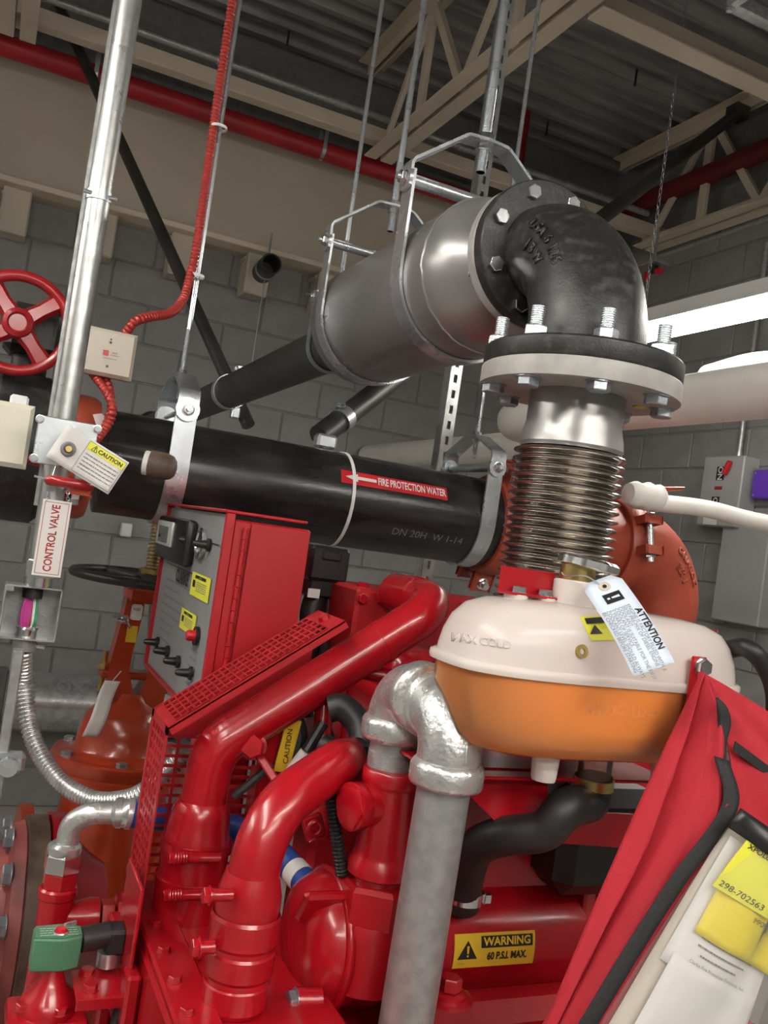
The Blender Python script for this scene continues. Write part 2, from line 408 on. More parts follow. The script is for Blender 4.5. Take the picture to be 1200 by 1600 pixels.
# red pipes up at the wall heads
mb = MB().tube([(-1.2, 4.48, 3.575), (3.30, 4.48, 3.575)], .050, 20)
o = mb.build('sprinkler_pipe', 'red_pipe', label='long red pipe running along the front of the beige ledge beam', cat='pipe')
for u in (.2, 1.35, 2.5): MB().strap([(u, 4.43, 3.70)]+[(u, 4.48-.05*math.cos(a), 3.575-.05*math.sin(a)) for a in [0, .5, 1, 1.57, 2.1, 2.6, PI]]+[(u, 4.53, 3.70)], EX, .02, .003).build('pipe_strap', 'zinc_dark', o)
MB().tube([(3.37, 4.55, 3.86), (3.37, .4, 3.86)], .055, 20).build('sprinkler_pipe', 'red_pipe_shaded', label='red pipe with shade in its colour running between the webs of the joist beside the right wall', cat='pipe')
MB().tube([(2.53, 4.48, 3.61), (2.53, 4.48, 4.18)], .030, 16).cyl((2.53, 4.48, 3.61), (2.53, 4.48, 3.68), .042).build('sprinkler_drop', 'red_pipe', label='short red vertical pipe rising from the red wall pipe behind the near hanger', cat='pipe')
# ---- sway braces
def clamp_ring(o, axis, r, w, m, parent, name='clamp'):
    return MB().ringlathe([(r, -w/2), (r+.004, -w/2), (r+.004, w/2), (r, w/2)], o, axis, 28).build(name, m, parent)
t0, t1 = PX(1153, 176, 3.30), V((.73, 2.085, 1.83))
b = thing('sway_brace', 'long black pipe brace slanting from the right joist down to the black water pipe', 'brace', t1)
MB().tube([t0, t1], .029, 18).build('brace_pipe', 'black_steel', b)
dd = (t0-t1).normalized()
MB().box(t0, (.10, .09, .07), bev=.01).build('joist_bracket', 'black_steel', b)
clamp_ring(t1+dd*.10, dd, .030, .03, 'zinc', b)
inst('clamp_bolt', BOLT_K, b, t1+dd*.10+V((-.015, -.022, .028)), V((-.3, -.5, 1)), scale=.010)
MB().box(t1+V((.01, -.02, -.012)), (.05, .04, .035), bev=.006).build('pipe_saddle', 'zinc', b)
t0, t1 = PY(112, 60, 4.585), D(388, 664, 3.22)
t0 = t1+(t0-t1)*1.0; t0 = V((t0.x, t0.y, t0.z)); t0.y = 4.55
ext = t1+(t0-t1)*1.13
b = thing('sway_brace', 'black pipe brace slanting down across the left wall to the thin exhaust pipe', 'brace', t1)
MB().tube([ext, t1], .0245, 18).build('brace_pipe', 'black_steel', b)
BR_L = t1+(t0-t1).normalized()*.30
# ---- capped black stub with clamp high on the back wall
c0 = PY(398, 438, 4.84); c1 = PY(424, 412, 4.50)
b = thing('pipe_stub', 'short open black pipe stub hung on the back wall under the beige beam', 'pipe stub', c0)
x, y, a = frame(c1-c0)
MB().rings([[c+(x*math.cos(2*PI*j/20)+y*math.sin(2*PI*j/20))*r for j in range(20)] for c, r in ((c0, .055), (c1, .055), (c1, .047), (c0.lerp(c1, .6), .047))]).build('pipe', 'black_steel', b)
clamp_ring(c0.lerp(c1, .72), a, .056, .02, 'zinc_dark', b)
MB().box(c0+V((-.02, -.006, .02)), (.16, .02, .2), bev=.01).build('wall_plate', 'mortar', b)
MB().tube([c0.lerp(c1, .72)+EZ*.06, c0.lerp(c1, .72)+EZ*.19], .006, 8).build('hanger_rod', 'zinc_dark', b)
MB().tube([c0.lerp(c1, .72)-EZ*.06, c0.lerp(c1, .72)-EZ*.6], .0035, 6).build('ground_wire', 'zinc_dark', b)
# ---- galvanised pipe low on the back wall
gv, gz, gr = 4.56, .60, .137
g = thing('galvanised_pipe', 'large galvanised pipe lying low along the back wall with stencilled size', 'pipe', (.3, gv, 0))
MB().tube([(-1.6, gv, gz), (1.25, gv, gz)], gr, 40).build('pipe', 'galv_bright', g)
MB().ringlathe([(gr, -.05), (gr+.02, -.05), (gr+.03, 0), (gr+.02, .05), (gr, .05)], (1.18, gv, gz), EX, 40).build('coupling', 'galv_bright', g)
for u in (-.9, 1.0): MB().box((u, gv, gz/2-.07), (.1, .18, gz-.13)).build('pipe_stand', 'black_steel', g)
def cylfn(axis_o, r, a0, u0, sgn=1):           # x along +u, y round the pipe seen from the room
    def f(x, y):
        a = a0+y/r; return V((u0+sgn*x, axis_o[1]-r*math.cos(a), axis_o[2]+r*math.sin(a)))
    return f
text('10 3/4" XO   S\'4"', .085, cylfn((0, gv, gz), gr+.002, .75, .55, -1), 'stencil', 'ink_soft', g, bold=.004)
# ---- lamp fixtures (hanging strip lights with white reflector, two tubes)
def strip_light(c, along, L, label):
    c = V(c); t = thing('strip_light', label, 'lamp', c, 'hanging fluorescent strip lights'); w = EX if along == 'y' else EY; l = EY if along == 'y' else EX
    MB().prism([(-.045, -.012), (-.080, -.019), (-.082, -.015), (-.05, .0), (-.05, .05), (.05, .05), (.05, .0), (.082, -.015), (.080, -.019), (.045, -.012)], c-l*(L/2), w, EZ, l, L).build('housing', 'white_paint', t)
    for s in (-1, 1):
        MB().tube([c+w*(s*.055)-EZ*.034-l*(L/2-.03), c+w*(s*.055)-EZ*.034+l*(L/2-.03)], .0135, 14).build('tube', 'tube_glow', t)
    for s in (-1, 1):
        MB().box(c+l*(s*(L/2-.01))-EZ*.03, (.13, .03, .05) if along == 'y' else (.03, .13, .05), bev=.004).build('end_cap', 'white_plastic', t)
        p = c+l*(s*(L/2-.06)); mb = MB(); z = p.z+.05; k = 0
        while z < ZD-.05:
            mb.tube([V((p.x, p.y, z))+((EX if k % 2 else EY)*(.006*math.cos(q)))+EZ*(.016*math.sin(q)+.014) for q in [2*PI*i/8 for i in range(8)]], .0018, 4, closed=True); z += .026; k += 1
        mb.build('chain', 'zinc_dark', t)
    return t
strip_light((2.3, 1.95, 2.60), 'y', 2.0, 'bright fluorescent strip lamp shining behind the black elbow at the right')
strip_light((-.75, .35, 2.70), 'y', 2.4, 'fluorescent strip lamp hanging above left of the engine')
strip_light((-2.3, 2.2, 2.75), 'y', 2.2, 'added unseen fluorescent strip lamp filling the back wall from the left')  # extra lamp out of view, added to brighten the back wall
strip_light((.2, -1.7, 2.6), 'x', 2.4, 'added unseen fluorescent strip lamp farther behind the viewer as front fill')  # fill lamp added out of view to lift the surfaces facing the camera
strip_light((1.35, -.9, 2.75), 'x', 2.4, 'fluorescent strip lamp hanging behind the viewer')
# ---- metal frame corner at the upper right
p = PZ(1140, 12, 3.2)
t = thing('suspended_frame', 'grey metal frame corner of a hanging unit at the upper right edge', 'frame', p)
MB().box(p+V((.45, -.0, .02)), (.9, .035, .045), bev=.006).build('rail', 'galv', t)
MB().box(p+V((.0, -.45, .02)), (.035, .9, .045), bev=.006).build('rail', 'galv', t)
MB().box(p+V((.45, -.43, .16)), (.86, .80, .22)).build('unit_body', 'black_steel', t)
inst('corner_bolt', BOLT_K, t, p-EZ*.004, -EZ, scale=.009)
for a_, b_ in ((0, 0), (.85, 0), (0, -.85), (.85, -.85)): MB().tube([p+V((a_, b_, .03)), V((p.x+a_, p.y+b_, ZD))], .006, 8).build('hanger_rod', 'zinc_dark', t)
# ---- white insulated pipes at the right
wp = thing('insulated_pipe', 'thick white insulated pipe running away behind the bellows under the lamp', 'pipe', (1.6, 1.9, 2.07))
MB().tube(fillet([(1.6, -.4, 2.07), (1.6, 2.66, 2.07), (2.0, 2.66, 2.07), (2.0, 4.8, 2.07)], .085), .0655, 28).build('insulation', 'white_wrap', wp)
for v_ in (.2, 1.45): MB().tube([(1.6, v_, 2.13), (1.6, v_, ZB)], .006, 8).build('hanger_rod', 'zinc', wp)
p0, p1 = PX(1005, 508, 2.0), PX(1200, 558, 2.0)
wq = thing('insulated_pipe', 'white pipe curving out just below the bright strip lamp', 'pipe', p1)
MB().tube(crom([V((2.55, 2.75, 2.43)), V((2.5, 2.45, 2.43)), V((2.48, 2.15, 2.38)), V((2.55, 1.9, 2.33)), V((2.75, 1.75, 2.30)), V((3.5, 1.6, 2.28))]), .052, 20).build('insulation', 'white_wrap', wq)
MB().tube([(3.0, 1.70, 2.33), (3.0, 1.70, ZD)], .006, 8).build('hanger_rod', 'zinc', wq)
p0, p1 = PY(1006, 784, 1.81), PY(1200, 818, 1.81)
wl = thing('insulated_pipe', 'thin white wrapped pipe with a taped end beside the orange elbow', 'pipe', p0)
du = (p1-p0).normalized(); MB().tube(crom([p0-du*.04, p0+du*.06+EZ*.004, p0.lerp(p1, .5)+EZ*.010, p1, p1+du*.6, V((WU, 1.81, p1.z+.01))], 6), .023, 18).build('wrap', 'white_wrap', wl)
MB().lathe([(.0, -.055), (.026, -.05), (.034, -.03), (.030, -.01), (.037, .01), (.032, .03), (.036, .045), (.024, .06)], p0+V((-.02, -.02, .012)), du, 18).build('taped_end', 'white_wrap', wl)
MB().tube([p0+V((.02, -.03, .035)), p0+V((.085, -.045, .048))], [.007, .004], 8).build('orange_tie', 'orange', wl)
# ---- electrical gear on the right wall
c = PX(1142, 752, WU-.05); e = thing('disconnect_switch', 'grey disconnect switch box with red handle and black position plates', 'switch box', c)
bw, bh = .27, .36
MB().box((WU-.06, c.y, c.z-.06), (.11, bw, bh), bev=.006).build('enclosure', 'elec_grey', e)
fx = WU-.1165
MB().box((fx, c.y+.01, c.z+.03), (.004, .05, .07)).build('position_plate', 'ink', e); MB().box((fx, c.y+.02, c.z-.13), (.004, .05, .08)).build('position_plate', 'ink', e)
MB().box((fx, c.y+.012, c.z-.045), (.003, .05, .016)).build('red_plate', 'ink_red', e)
text('ON', .045, planefn((fx-.003, c.y+.01, c.z+.03), -EZ, -EY), 'lettering', 'white_print', e, bold=.001)
text('OFF', .042, planefn((fx-.003, c.y+.02, c.z-.13), -EZ, -EY), 'lettering', 'white_print', e, bold=.001)
MB().box((fx-.02, c.y-.05, c.z+.055), (.03, .022, .075), rot=Matrix.Rotation(.4, 3, 'X'), bev=.006).build('handle', 'sticker_red', e)
MB().box((fx, c.y+.04, c.z-.21), (.003, .09, .05)).build('data_label', 'white_print', e)
MB().tube([(WU-.04, c.y-.02, c.z+.12), (WU-.04, c.y-.02, 3.4)], .014, 12).cyl((WU-.04, c.y-.02, c.z+.115), (WU-.04, c.y-.02, c.z+.15), .02).build('conduit', 'galv', e)
c2 = PX(1203, 757, WU-.04); e = thing('purple_box', 'purple wall box with conduit on the right wall', 'wall box', c2)
MB().box((WU-.045, c2.y-.04, c2.z-.005), (.08, .22, .14), bev=.006).build('cover', 'purple', e)
for sy in (-1, 1):
    for sz in (-1, 1): inst('screw', BOLT_K, e, (WU-.085, c2.y-.04+sy*.095, c2.z-.005+sz*.055), -EX, scale=.005)
MB().tube([(WU-.035, c2.y-.01, c2.z+.06), (WU-.035, c2.y-.01, 3.4)], .013, 12).cyl((WU-.035, c2.y-.01, c2.z+.062), (WU-.035, c2.y-.01, c2.z+.09), .019).build('conduit', 'galv', e)
c3 = PX(1168, 735, WU-.05); e = thing('conduit_fitting', 'small round grey bell fitting between the switch box and purple box', 'fitting', c3)
MB().lathe([(.035, -.03), (.04, 0), (.03, .03), (.0, .04)], V((WU-.04, c3.y, c3.z)), -EX, 20).build('dome', 'galv', e)
MB().tube([(WU-.02, c3.y+.2, c3.z), (WU-.02, c3.y-.1, c3.z)], .009, 8).build('nipple', 'galv', e)
c4 = PX(1175, 810, WU-.03); MB().box((WU-.045, c4.y-.02, c4.z-.25), (.08, .30, .55), bev=.006).build('electrical_cabinet', 'elec_grey', label='pale grey cabinet below the purple box on the right wall', cat='cabinet')
# ---- red and white wire fitting near the ceiling
p = PX(1020, 425, 3.2); e = thing('junction_fitting', 'small metal fitting with red tags hanging below the joist beside the right wall', 'fitting', p)
MB().box(p+V((0, 0, .05)), (.1, .14, .03), bev=.006).tube([p+V((0, 0, .06)), p+V((.0, .0, ZB-p.z))], .007, 8).tube([p+V((0, .4, .07)), p+V((0, -.9, .09))], .012, 10).build('bracket', 'galv', e)
MB().box(p+V((.0, -.05, -.005)), (.02, .05, .03), rot=.4, bev=.005).box(p+V((.0, .05, -.01)), (.02, .03, .05), rot=.4, bev=.005).build('red_tag', 'sticker_red', e)
MB().box(p+V((0, 0, .015)), (.04, .05, .04), bev=.005).build('clamp', 'ink', e)
# slotted struts behind the exhaust
def slotted_strut(p0, p1, label):
    t = thing('slotted_strut', label, 'strut', p0); n = max(4, int((p1-p0).length/.05)); w = .041
    mb = MB(); L = (p1-p0); mb.perf(p0-EX*w/2, EX*w, L, 1, n, .32, .52, .0025); mb.build('slotted_face', 'galv_bright', t)
    for s in (-1, 1): MB().box((p0+p1)/2+EX*(s*w/2)+EY*.02, (.0028, .041, L.length)).build('side', 'galv', t)
a_ = D(710, 600, 2.9); slotted_strut(V((a_.x, a_.y, .0)), V((a_.x, a_.y, ZD)), 'slotted steel strut standing from floor to deck behind the grey exhaust')
# ================================================================ exhaust run
XU, XZ = .737, 2.076           # axis of the exhaust run (towards the back wall)
LV, LZ = 1.044, 1.866          # axis of the riser, joint height of the lower flange
# ---- bellows and lower grey flange
bl = thing('exhaust_bellows', 'stainless steel corrugated exhaust bellows with grey flange below the black elbow', 'bellows', (XU, LV, 1.40))
MB().lathe([(.139, -.026), (.1395, -.024), (.1395, -.002), (.138, 0)], (XU, LV, LZ), EZ, 56).build('flange', 'flange_grey', bl)
MB().lathe([(.070, -.105), (.073, -.10), (.071, -.085), (.067, -.07), (.067, -.02)], (XU, LV, LZ), EZ, 40).build('neck', 'grey_paint', bl)
pr_ = []; z = -.105; zb = -.42; pitch = .0122
k = int((z-zb)/pitch)
for i in range(k):
    z0 = z-i*pitch; pr_ += [(.066, z0), (.074, z0-.003), (.0775, z0-.0042), (.0785, z0-.0058), (.0775, z0-.0074), (.074, z0-.0086), (.066, z0-.0116)]
pr_ += [(.066, zb), (.066, zb-.05)]
MB().lathe(pr_, (XU, LV, LZ), EZ, 48).build('corrugations', 'stainless', bl, smooth=60)
ang0 = math.radians(-158.5); ring_b = .1195
for k in range(8):
    a = ang0+k*PI/4+.0; p = V((XU+ring_b*math.cos(a), LV+ring_b*math.sin(a), LZ-.026)); inst('bolt_head', BOLT_K, bl, p, -EZ, scale=.0155, spin=k*.5)
MB().tube([(XU, LV, 1.45), (XU, LV, 1.30)], .07, 32).build('lower_pipe', 'grey_paint', bl)
p = D(1000, 607, 1.18); MB().box(V((XU+.085, LV-.03, LZ-.0275)), (.018, .008, .002)).build('yellow_mark', 'yellow', bl)
# ---- black cast elbow
FV = 1.206                     # joint of the upright flange
el = thing('cast_elbow', 'black cast iron flanged exhaust elbow above the bellows', 'elbow', (XU, LV, LZ))
MB().lathe([(.137, .0), (.1385, .003), (.1385, .024), (.136, .027), (.088, .029)], (XU, LV, LZ+.001), EZ, 56).build('lower_flange', 'cast_black', el)
cpath = []; Rb = FV-LV
cz0 = XZ-Rb
path = [V((XU, LV, LZ+.02)), V((XU, LV, cz0-.02))]; rad = [.090, .084]
N = 16
for i in range(N+1):
    a = PI/2*i/N; path.append(V((XU, FV-Rb*math.cos(a)-.0, cz0+Rb*math.sin(a)))); rad.append(.084-.010*i/N)
path[-1] = V((XU, FV-.02, XZ)); path.append(V((XU, FV-.005, XZ))); rad.append(.079)
MB().tube(path, rad, 36).build('body', 'cast_black', el, smooth=60)
MB().lathe([(.113, .0), (.115, .002), (.115, .022), (.113, .024), (.080, .026)], (XU, FV-.001, XZ), -EY, 56).build('upright_flange', 'cast_black', el)
rb2 = .095
for k in range(8):
    a = 1.203+k*PI/4
    inst('flange_bolt', BOLT_Z, el, (XU+rb2*math.cos(a), FV-.0235, XZ+rb2*math.sin(a)), -EY, scale=.0125, spin=.3*k)
for k in range(8):
    a = ang0+k*PI/4; p = V((XU+ring_b*math.cos(a), LV+ring_b*math.sin(a), LZ+.026)); inst('stud_and_nut', STUD, el, p, EZ, scale=.0158, spin=.4*k)
def elbfn(x, y):               # raised casting marks on the camera side of the elbow
    a = math.radians(46)-y/.16; th = x/.08-.45
    c = V((XU, FV-Rb*math.cos(a), cz0+Rb*math.sin(a))); n1 = V((-1, 0, 0)); n2 = V((0, -math.cos(a), math.sin(a)))
    return c+(n1*math.cos(th)-n2*math.sin(th))*.0803
text('USA 6 125', .022, lambda x, y: elbfn(-y, x), 'casting_mark', 'cast_black', el, bold=.0008, raised=.003)
text('J B W', .022, lambda x, y: elbfn(-y+.026, x), 'casting_mark', 'cast_black', el, bold=.0008, raised=.003)
# ---- grey exhaust pipe
GE = 1.905
ex = thing('exhaust_pipe', 'large grey painted exhaust pipe with welded cap hung on two zinc clevis hangers', 'pipe', (XU, 1.5, XZ))
MB().lathe([(.112, .001), (.1145, .003), (.1145, .018), (.112, .020)], (XU, FV, XZ), EY, 56).build('flange', 'flange_grey', ex)
MB().lathe([(.076, .015), (.076, .04), (.086, .055), (.106, .078), (.122, .10), (.130, .125), (.1325, .140)], (XU, FV, XZ), EY, 56, cap0=False, cap1=False).build('end_cap', 'grey_paint', ex, smooth=60)
mb = MB()
def wob(j): return .0012*math.sin(j*2.3)+.0008*math.sin(j*5.1)
mb.tube([V((XU+(.1325+wob(j)*.4)*math.cos(2*PI*j/60), FV+.14+wob(j), XZ+(.1325+wob(j)*.4)*math.sin(2*PI*j/60))) for j in range(60)], .0028, 6, closed=True); mb.build('weld_bead', 'grey_paint', ex)
MB().lathe([(.1325, .140), (.1325, GE-FV-.006), (.128, GE-FV), (.06, GE-FV+.002)], (XU, FV, XZ), EY, 56, cap0=False).build('body', 'grey_paint', ex, smooth=50)
for k in (2, 3): a = 1.203+k*PI/4; MB().cyl((XU+rb2*math.cos(a), FV+.018, XZ+rb2*math.sin(a)), (XU+rb2*math.cos(a), FV+.045, XZ+rb2*math.sin(a)), .0065, n=12).build('bolt_end', 'zinc', ex)
# ---- thin black pipe on to the wall
sl = V((XU+.0, GE, XZ-.015)); s2 = V((XU+.02, WV+.02, XZ-.055))
sp = thing('thin_exhaust_pipe', 'thinner black pipe running from the grey exhaust to the back wall', 'pipe', sl)
dirs = (s2-sl).normalized()
MB().tube([sl, s2], .0575, 28).build('pipe', 'black_steel', sp)
q = sl.lerp(s2, .93); 
def along(v_): return sl.lerp(s2, (v_-sl.y)/(s2.y-sl.y))
pc = along(3.15); clamp_ring(pc, dirs, .059, .035, 'zinc', sp, 'pipe_clamp')
MB().box(pc+V((.03, 0, .075)), (.03, .035, .05), bev=.004).build('clamp_ear', 'zinc', sp); MB().box(pc+V((.03, 0, -.07)), (.03, .035, .04), bev=.004).build('clamp_ear', 'zinc', sp)
inst('clamp_bolt', BOLT_K, sp, pc+V((.012, -.005, .085)), -EX, scale=.011)
MB().lathe([(.075, 0), (.075, .03), (.058, .05)], along(WV-.02), -dirs, 28).build('wall_sleeve', 'black_steel', sp)
# ---- clevis hangers
def arc2(cx, cz, r, a0, a1, n):
    return [(cx+r*math.cos(a0+(a1-a0)*i/n), cz+r*math.sin(a0+(a1-a0)*i/n)) for i in range(n+1)]
def clevis(c, axis, R, zbolt, zsh, ztop, w, th, label, rod_to, bolt_r=.009, m='zinc', spacer=True, rodr=.0065, group='clevis hangers', hw=.04):
    c = V(c); t = thing('clevis_hanger', label, 'pipe hanger', c, group); ax = EY if axis == 'y' else EX; sx = EX if axis == 'y' else EY
    def W_(a, z): return V((c.x, c.y, 0))+sx*a+EZ*z
    r = R+th/2+.001
    low = [W_(-r, zbolt+.014), W_(-r, zbolt-.014), W_(-r, c.z+.02)]+[W_(a, z) for a, z in arc2(0, c.z, r, PI, 2*PI, 22)]+[W_(r, c.z+.02), W_(r, zbolt-.014), W_(r, zbolt+.014)]
    MB().strap(low, ax, w, th).build('band', m, t)
    ro = r+th+.0005
    up = [W_(-ro, zbolt-.016), W_(-ro, zbolt), W_(-ro, zsh-.008), W_(-ro+.004, zsh), W_(-hw-.006, ztop-.006), W_(-hw, ztop-.003), W_(0, ztop), W_(hw, ztop-.003), W_(hw+.006, ztop-.006), W_(ro-.004, zsh), W_(ro, zsh-.008), W_(ro, zbolt), W_(ro, zbolt-.016)]
    MB().strap(up, ax, w, th).build('yoke', m, t)
    for s in (-1, 1):
        MB().cyl(W_(s*(ro-th/2), zbolt), W_(s*(ro+th/2+.0006), zbolt), w/2+.003, n=24).build('yoke_ear', m, t)
    MB().cyl(W_(-ro-.02, zbolt), W_(ro+.02, zbolt), bolt_r*.6, n=12).build('cross_bolt', m, t)
    if spacer: MB().cyl(W_(-r+th, zbolt), W_(r-th, zbolt), bolt_r*1.1, n=16).build('spacer', m, t)
    for s in (-1, 1): inst('bolt_nut', BOLT_Z, t, W_(s*(ro+th/2), zbolt), sx*s, scale=bolt_r*1.25)
    mb = MB(); mb.hexp(W_(0, ztop+th/2), EZ, rodr*1.9, rodr*1.6); mb.hexp(W_(0, ztop-th/2), -EZ, rodr*1.9, rodr*1.6); mb.build('rod_nut', 'chrome', t)
    mb = MB(); mb.tube([W_(0, ztop-.055), W_(0, rod_to)], rodr, 12); mb.build('rod', 'zinc', t)
    zz = ztop-.055; pf = []
    while zz < ztop+.10: pf += [(rodr, zz), (rodr+.0009, zz+.0011), (rodr, zz+.0022)]; zz += .0022
    MB().lathe(pf, W_(0, 0), EZ, 10).build('thread', 'zinc', t, smooth=20)
    return t
clevis((XU, 1.44, XZ), 'y', .1325, 2.236, 2.268, 2.345, .040, .0055, 'zinc clevis hanger on the grey exhaust pipe nearest the black elbow', ZD, bolt_r=.010, rodr=.0085)
clevis((XU, 1.835, XZ), 'y', .1325, 2.222, 2.262, 2.338, .036, .005, 'zinc clevis hanger at the far end of the grey exhaust pipe', ZD, bolt_r=.009, rodr=.007)
c = along(2.12); clevis(c, 'y', .0585, c.z+.118, c.z+.128, c.z+.175, .022, .003, 'small dark clevis hanger around the thin black exhaust pipe', ZD, bolt_r=.006, m='zinc_dark', spacer=False, rodr=.0055, hw=.016)
# ================================================================ fire water main
FVV, FZ, FR = 1.97, 1.68, .1095
fw = thing('fire_water_pipe', 'large black water main with red flow label crossing in front of the wall', 'pipe', (.7, FVV, FZ))
MB().tube([(.215, FVV, FZ), (1.180, FVV, FZ)], FR, 56).build('pipe', 'black_pipe', fw)
fpix = lambda x, y: PY(x, y, FVV-FR)
def face_on_main(x, y):        # photo point -> (u, angle) on the near face of the main
    r_ = ray(x, y); o = CAM; a = r_.y**2+r_.z**2; b_ = 2*(r_.y*(o.y-FVV)+r_.z*(o.z-FZ)); c_ = (o.y-FVV)**2+(o.z-FZ)**2-FR**2
    t_ = (-b_-math.sqrt(b_*b_-4*a*c_))/(2*a); p = o+r_*t_; return p.x, math.atan2(p.z-FZ, FVV-p.y)
ua, aa = face_on_main(533, 747); ub, ab = face_on_main(698, 769); am = (aa+ab)/2
lab = MB(); hh = .0165
fn = cylfn((0, FVV, FZ), FR+.0015, am, (ua+ub)/2); Lw = (ub-ua)/2
lab.rings([[fn(x, -hh+2*hh*j/6) for j in range(7)] for x in (-Lw, Lw)], closed_u=False)
st = lab.build('flow_label', 'sticker_red', fw)
fn2 = cylfn((0, FVV, FZ), FR+.0027, am, (ua+ub)/2)
text('FIRE PROTECTION WATER', .026, lambda x, y: fn2(x+Lw*.315, y), 'lettering', 'white_print', st, bold=.0006, sx=.565)
ar = MB(); ar.poly([fn2(-Lw*.93, 0), fn2(-Lw*.70, -.010), fn2(-Lw*.70, -.004), fn2(-Lw*.36, -.004), fn2(-Lw*.36, .004), fn2(-Lw*.70, .004), fn2(-Lw*.70, .010)])
ar.build('flow_arrow', 'white_print', st, smooth=0)
us, as_ = face_on_main(668, 838); fn3 = cylfn((0, FVV, FZ), FR+.0012, as_, us)
text('DN 20H  W 1-14', .026, fn3, 'chalk_writing', 'ink_soft', fw, sx=1.0)
ut, _ = face_on_main(546, 715)
MB().strap([V((ut+.0*a, FVV-(FR+.002)*math.cos(a), FZ+(FR+.002)*math.sin(a))) for a in [PI*2*i/40 for i in range(41)]], EX, .0075, .002).build('cable_tie', 'white_plastic', fw)
clevis((.357, FVV, FZ), 'x', FR, 1.808, 1.848, 1.893, .044, .006, 'zinc clevis hanger on the black water main beside the small capped pipe', ZD, bolt_r=.0095, spacer=False, rodr=.0055, hw=.03)
clevis((1.105, FVV, FZ), 'x', FR, 1.812, 1.85, 1.893, .040, .006, 'zinc clevis hanger on the black water main next to the orange coupling', ZD, bolt_r=.0095, spacer=True, rodr=.0055, hw=.03)
# couplings, orange elbow
def coupling(c, axis, R, label, m='coupling', pads=(EZ, -EZ)):
    c = V(c); t = thing('pipe_coupling', label, 'coupling', c); a = V(axis)
    MB().ringlathe([(R-.004, -.032), (R+.012, -.032), (R+.018, -.022), (R+.020, 0), (R+.018, .022), (R+.012, .032), (R-.004, .032)], c, a, 48).build('housing', m, t)
    for n_, pd in enumerate(pads):
        s = a.cross(pd).normalized()
        for q in (-1, 1):
            MB().box(c+pd*(R+.028)+s*(q*.040), (.05, .013, .05), axes=(a, s, pd), bev=.005).build('bolt_pad', m, t)
        MB().cyl(c+pd*(R+.036)-s*.07, c+pd*(R+.036)+s*.07, .0085, n=12).build('coupling_bolt', 'zinc', t)
        for q in (-1, 1): inst('coupling_nut', BOLT_Z, t, c+pd*(R+.036)+s*(q*.047), s*q, scale=.014)
    return t
coupling((1.185, FVV, FZ), EX, FR, 'orange grooved coupling at the right end of the black water main', pads=(V((0, -.35, .94)).normalized(), V((0, .35, -.94)).normalized()))
ER = .155
eu = 1.588
MB().tube([(1.19, FVV, FZ), (1.56, FVV, FZ)], FR, 40).build('pipe_spool', 'coupling', label='short orange pipe piece hidden behind the bellows between two couplings', cat='pipe')
oe = thing('grooved_elbow', 'orange grooved pipe elbow turning down beside the bellows', 'elbow', (eu+ER, FVV, 1.35))
pth = [V((1.565, FVV, FZ)), V((eu, FVV, FZ))]+[V((eu+ER*math.sin(PI/2*i/16), FVV, FZ-ER+ER*math.cos(PI/2*i/16))) for i in range(1, 17)]+[V((eu+ER, FVV, FZ-ER-.06))]
MB().tube(pth, [.1095, .1095]+[.1155]*16+[.1095], 48).build('body', 'coupling', oe, smooth=60)
def elmark(x, y):
    a = math.radians(52)+x/.24; th = y/.11+.22; c = V((eu+ER*math.sin(a), FVV, FZ-ER+ER*math.cos(a))); n2 = V((math.sin(a), 0, math.cos(a)))
    return c+(V((0, -1, 0))*math.cos(th)+n2*math.sin(th))*.1168
text('GRUVLOK', .030, lambda x, y: elmark(x, y+.024), 'casting_mark', 'coupling', oe, bold=.0012, raised=.004)
text('7050  8', .026, lambda x, y: elmark(x, y-.014), 'casting_mark', 'coupling', oe, bold=.001, raised=.004)
coupling((1.572, FVV, FZ), EX, FR, 'orange grooved coupling with upright bolt in front of the orange elbow', pads=(V((0, -.97, .22)).normalized(), V((0, .97, -.22)).normalized()))
coupling((eu+ER, FVV, FZ-ER-.065), EZ, FR, 'orange grooved coupling at the foot of the orange elbow behind the tank', pads=(V((.45, -.89, 0)).normalized(), V((-.45, .89, 0)).normalized()))
MB().tube([(eu+ER, FVV, FZ-ER-.06), (eu+ER, FVV, .0)], FR, 40).build('drop_pipe', 'black_pipe', label='black pipe dropping to the floor below the orange elbow', cat='pipe')
# ================================================================ butterfly valve, left end of the main
bv_ = thing('butterfly_valve', 'black butterfly valve body at the left end of the water main', 'valve', (.06, FVV, FZ))
MB().ringlathe([(.09, -.06), (.135, -.06), (.15, -.045), (.15, .045), (.135, .06), (.09, .06)], (.05, FVV, FZ), EX, 40).build('body', 'cast_black', bv_)
MB().cyl((.05, FVV, FZ+.13), (.05, FVV, FZ+.24), .035).build('neck', 'cast_black', bv_)
MB().box((.05, FVV, FZ+.235), (.11, .11, .10), bev=.015).build('gear_box', 'cast_black', bv_)
pg = D(72, 505, 1.90); MB().box(pg+V((.0, .0, .005)), (.075, .02, .055), bev=.004).build('orange_plate', 'orange', bv_)
inst('plate_bolt', BOLT_K, bv_, pg+V((-.005, -.012, 0)), -EY, scale=.009)
MB().tube([(.0, FVV, FZ), (-1.2, FVV, FZ)], FR, 40).build('tail_pipe', 'black_pipe', bv_)
coupling((.165, FVV, FZ), EX, FR, 'red orange coupling between black valve and water main', 'coupling', pads=(V((0, 1, .2)).normalized(), V((0, -1, -.2)).normalized()))
hw_c = D(28, 505, 1.72); Rw = .093
hw = thing('handwheel', 'red cast handwheel with four spokes at the left edge', 'handwheel', hw_c)
n_ = (CAM-hw_c).normalized(); n_ = V((n_.x*.35-.05, n_.y, 0)).normalized()
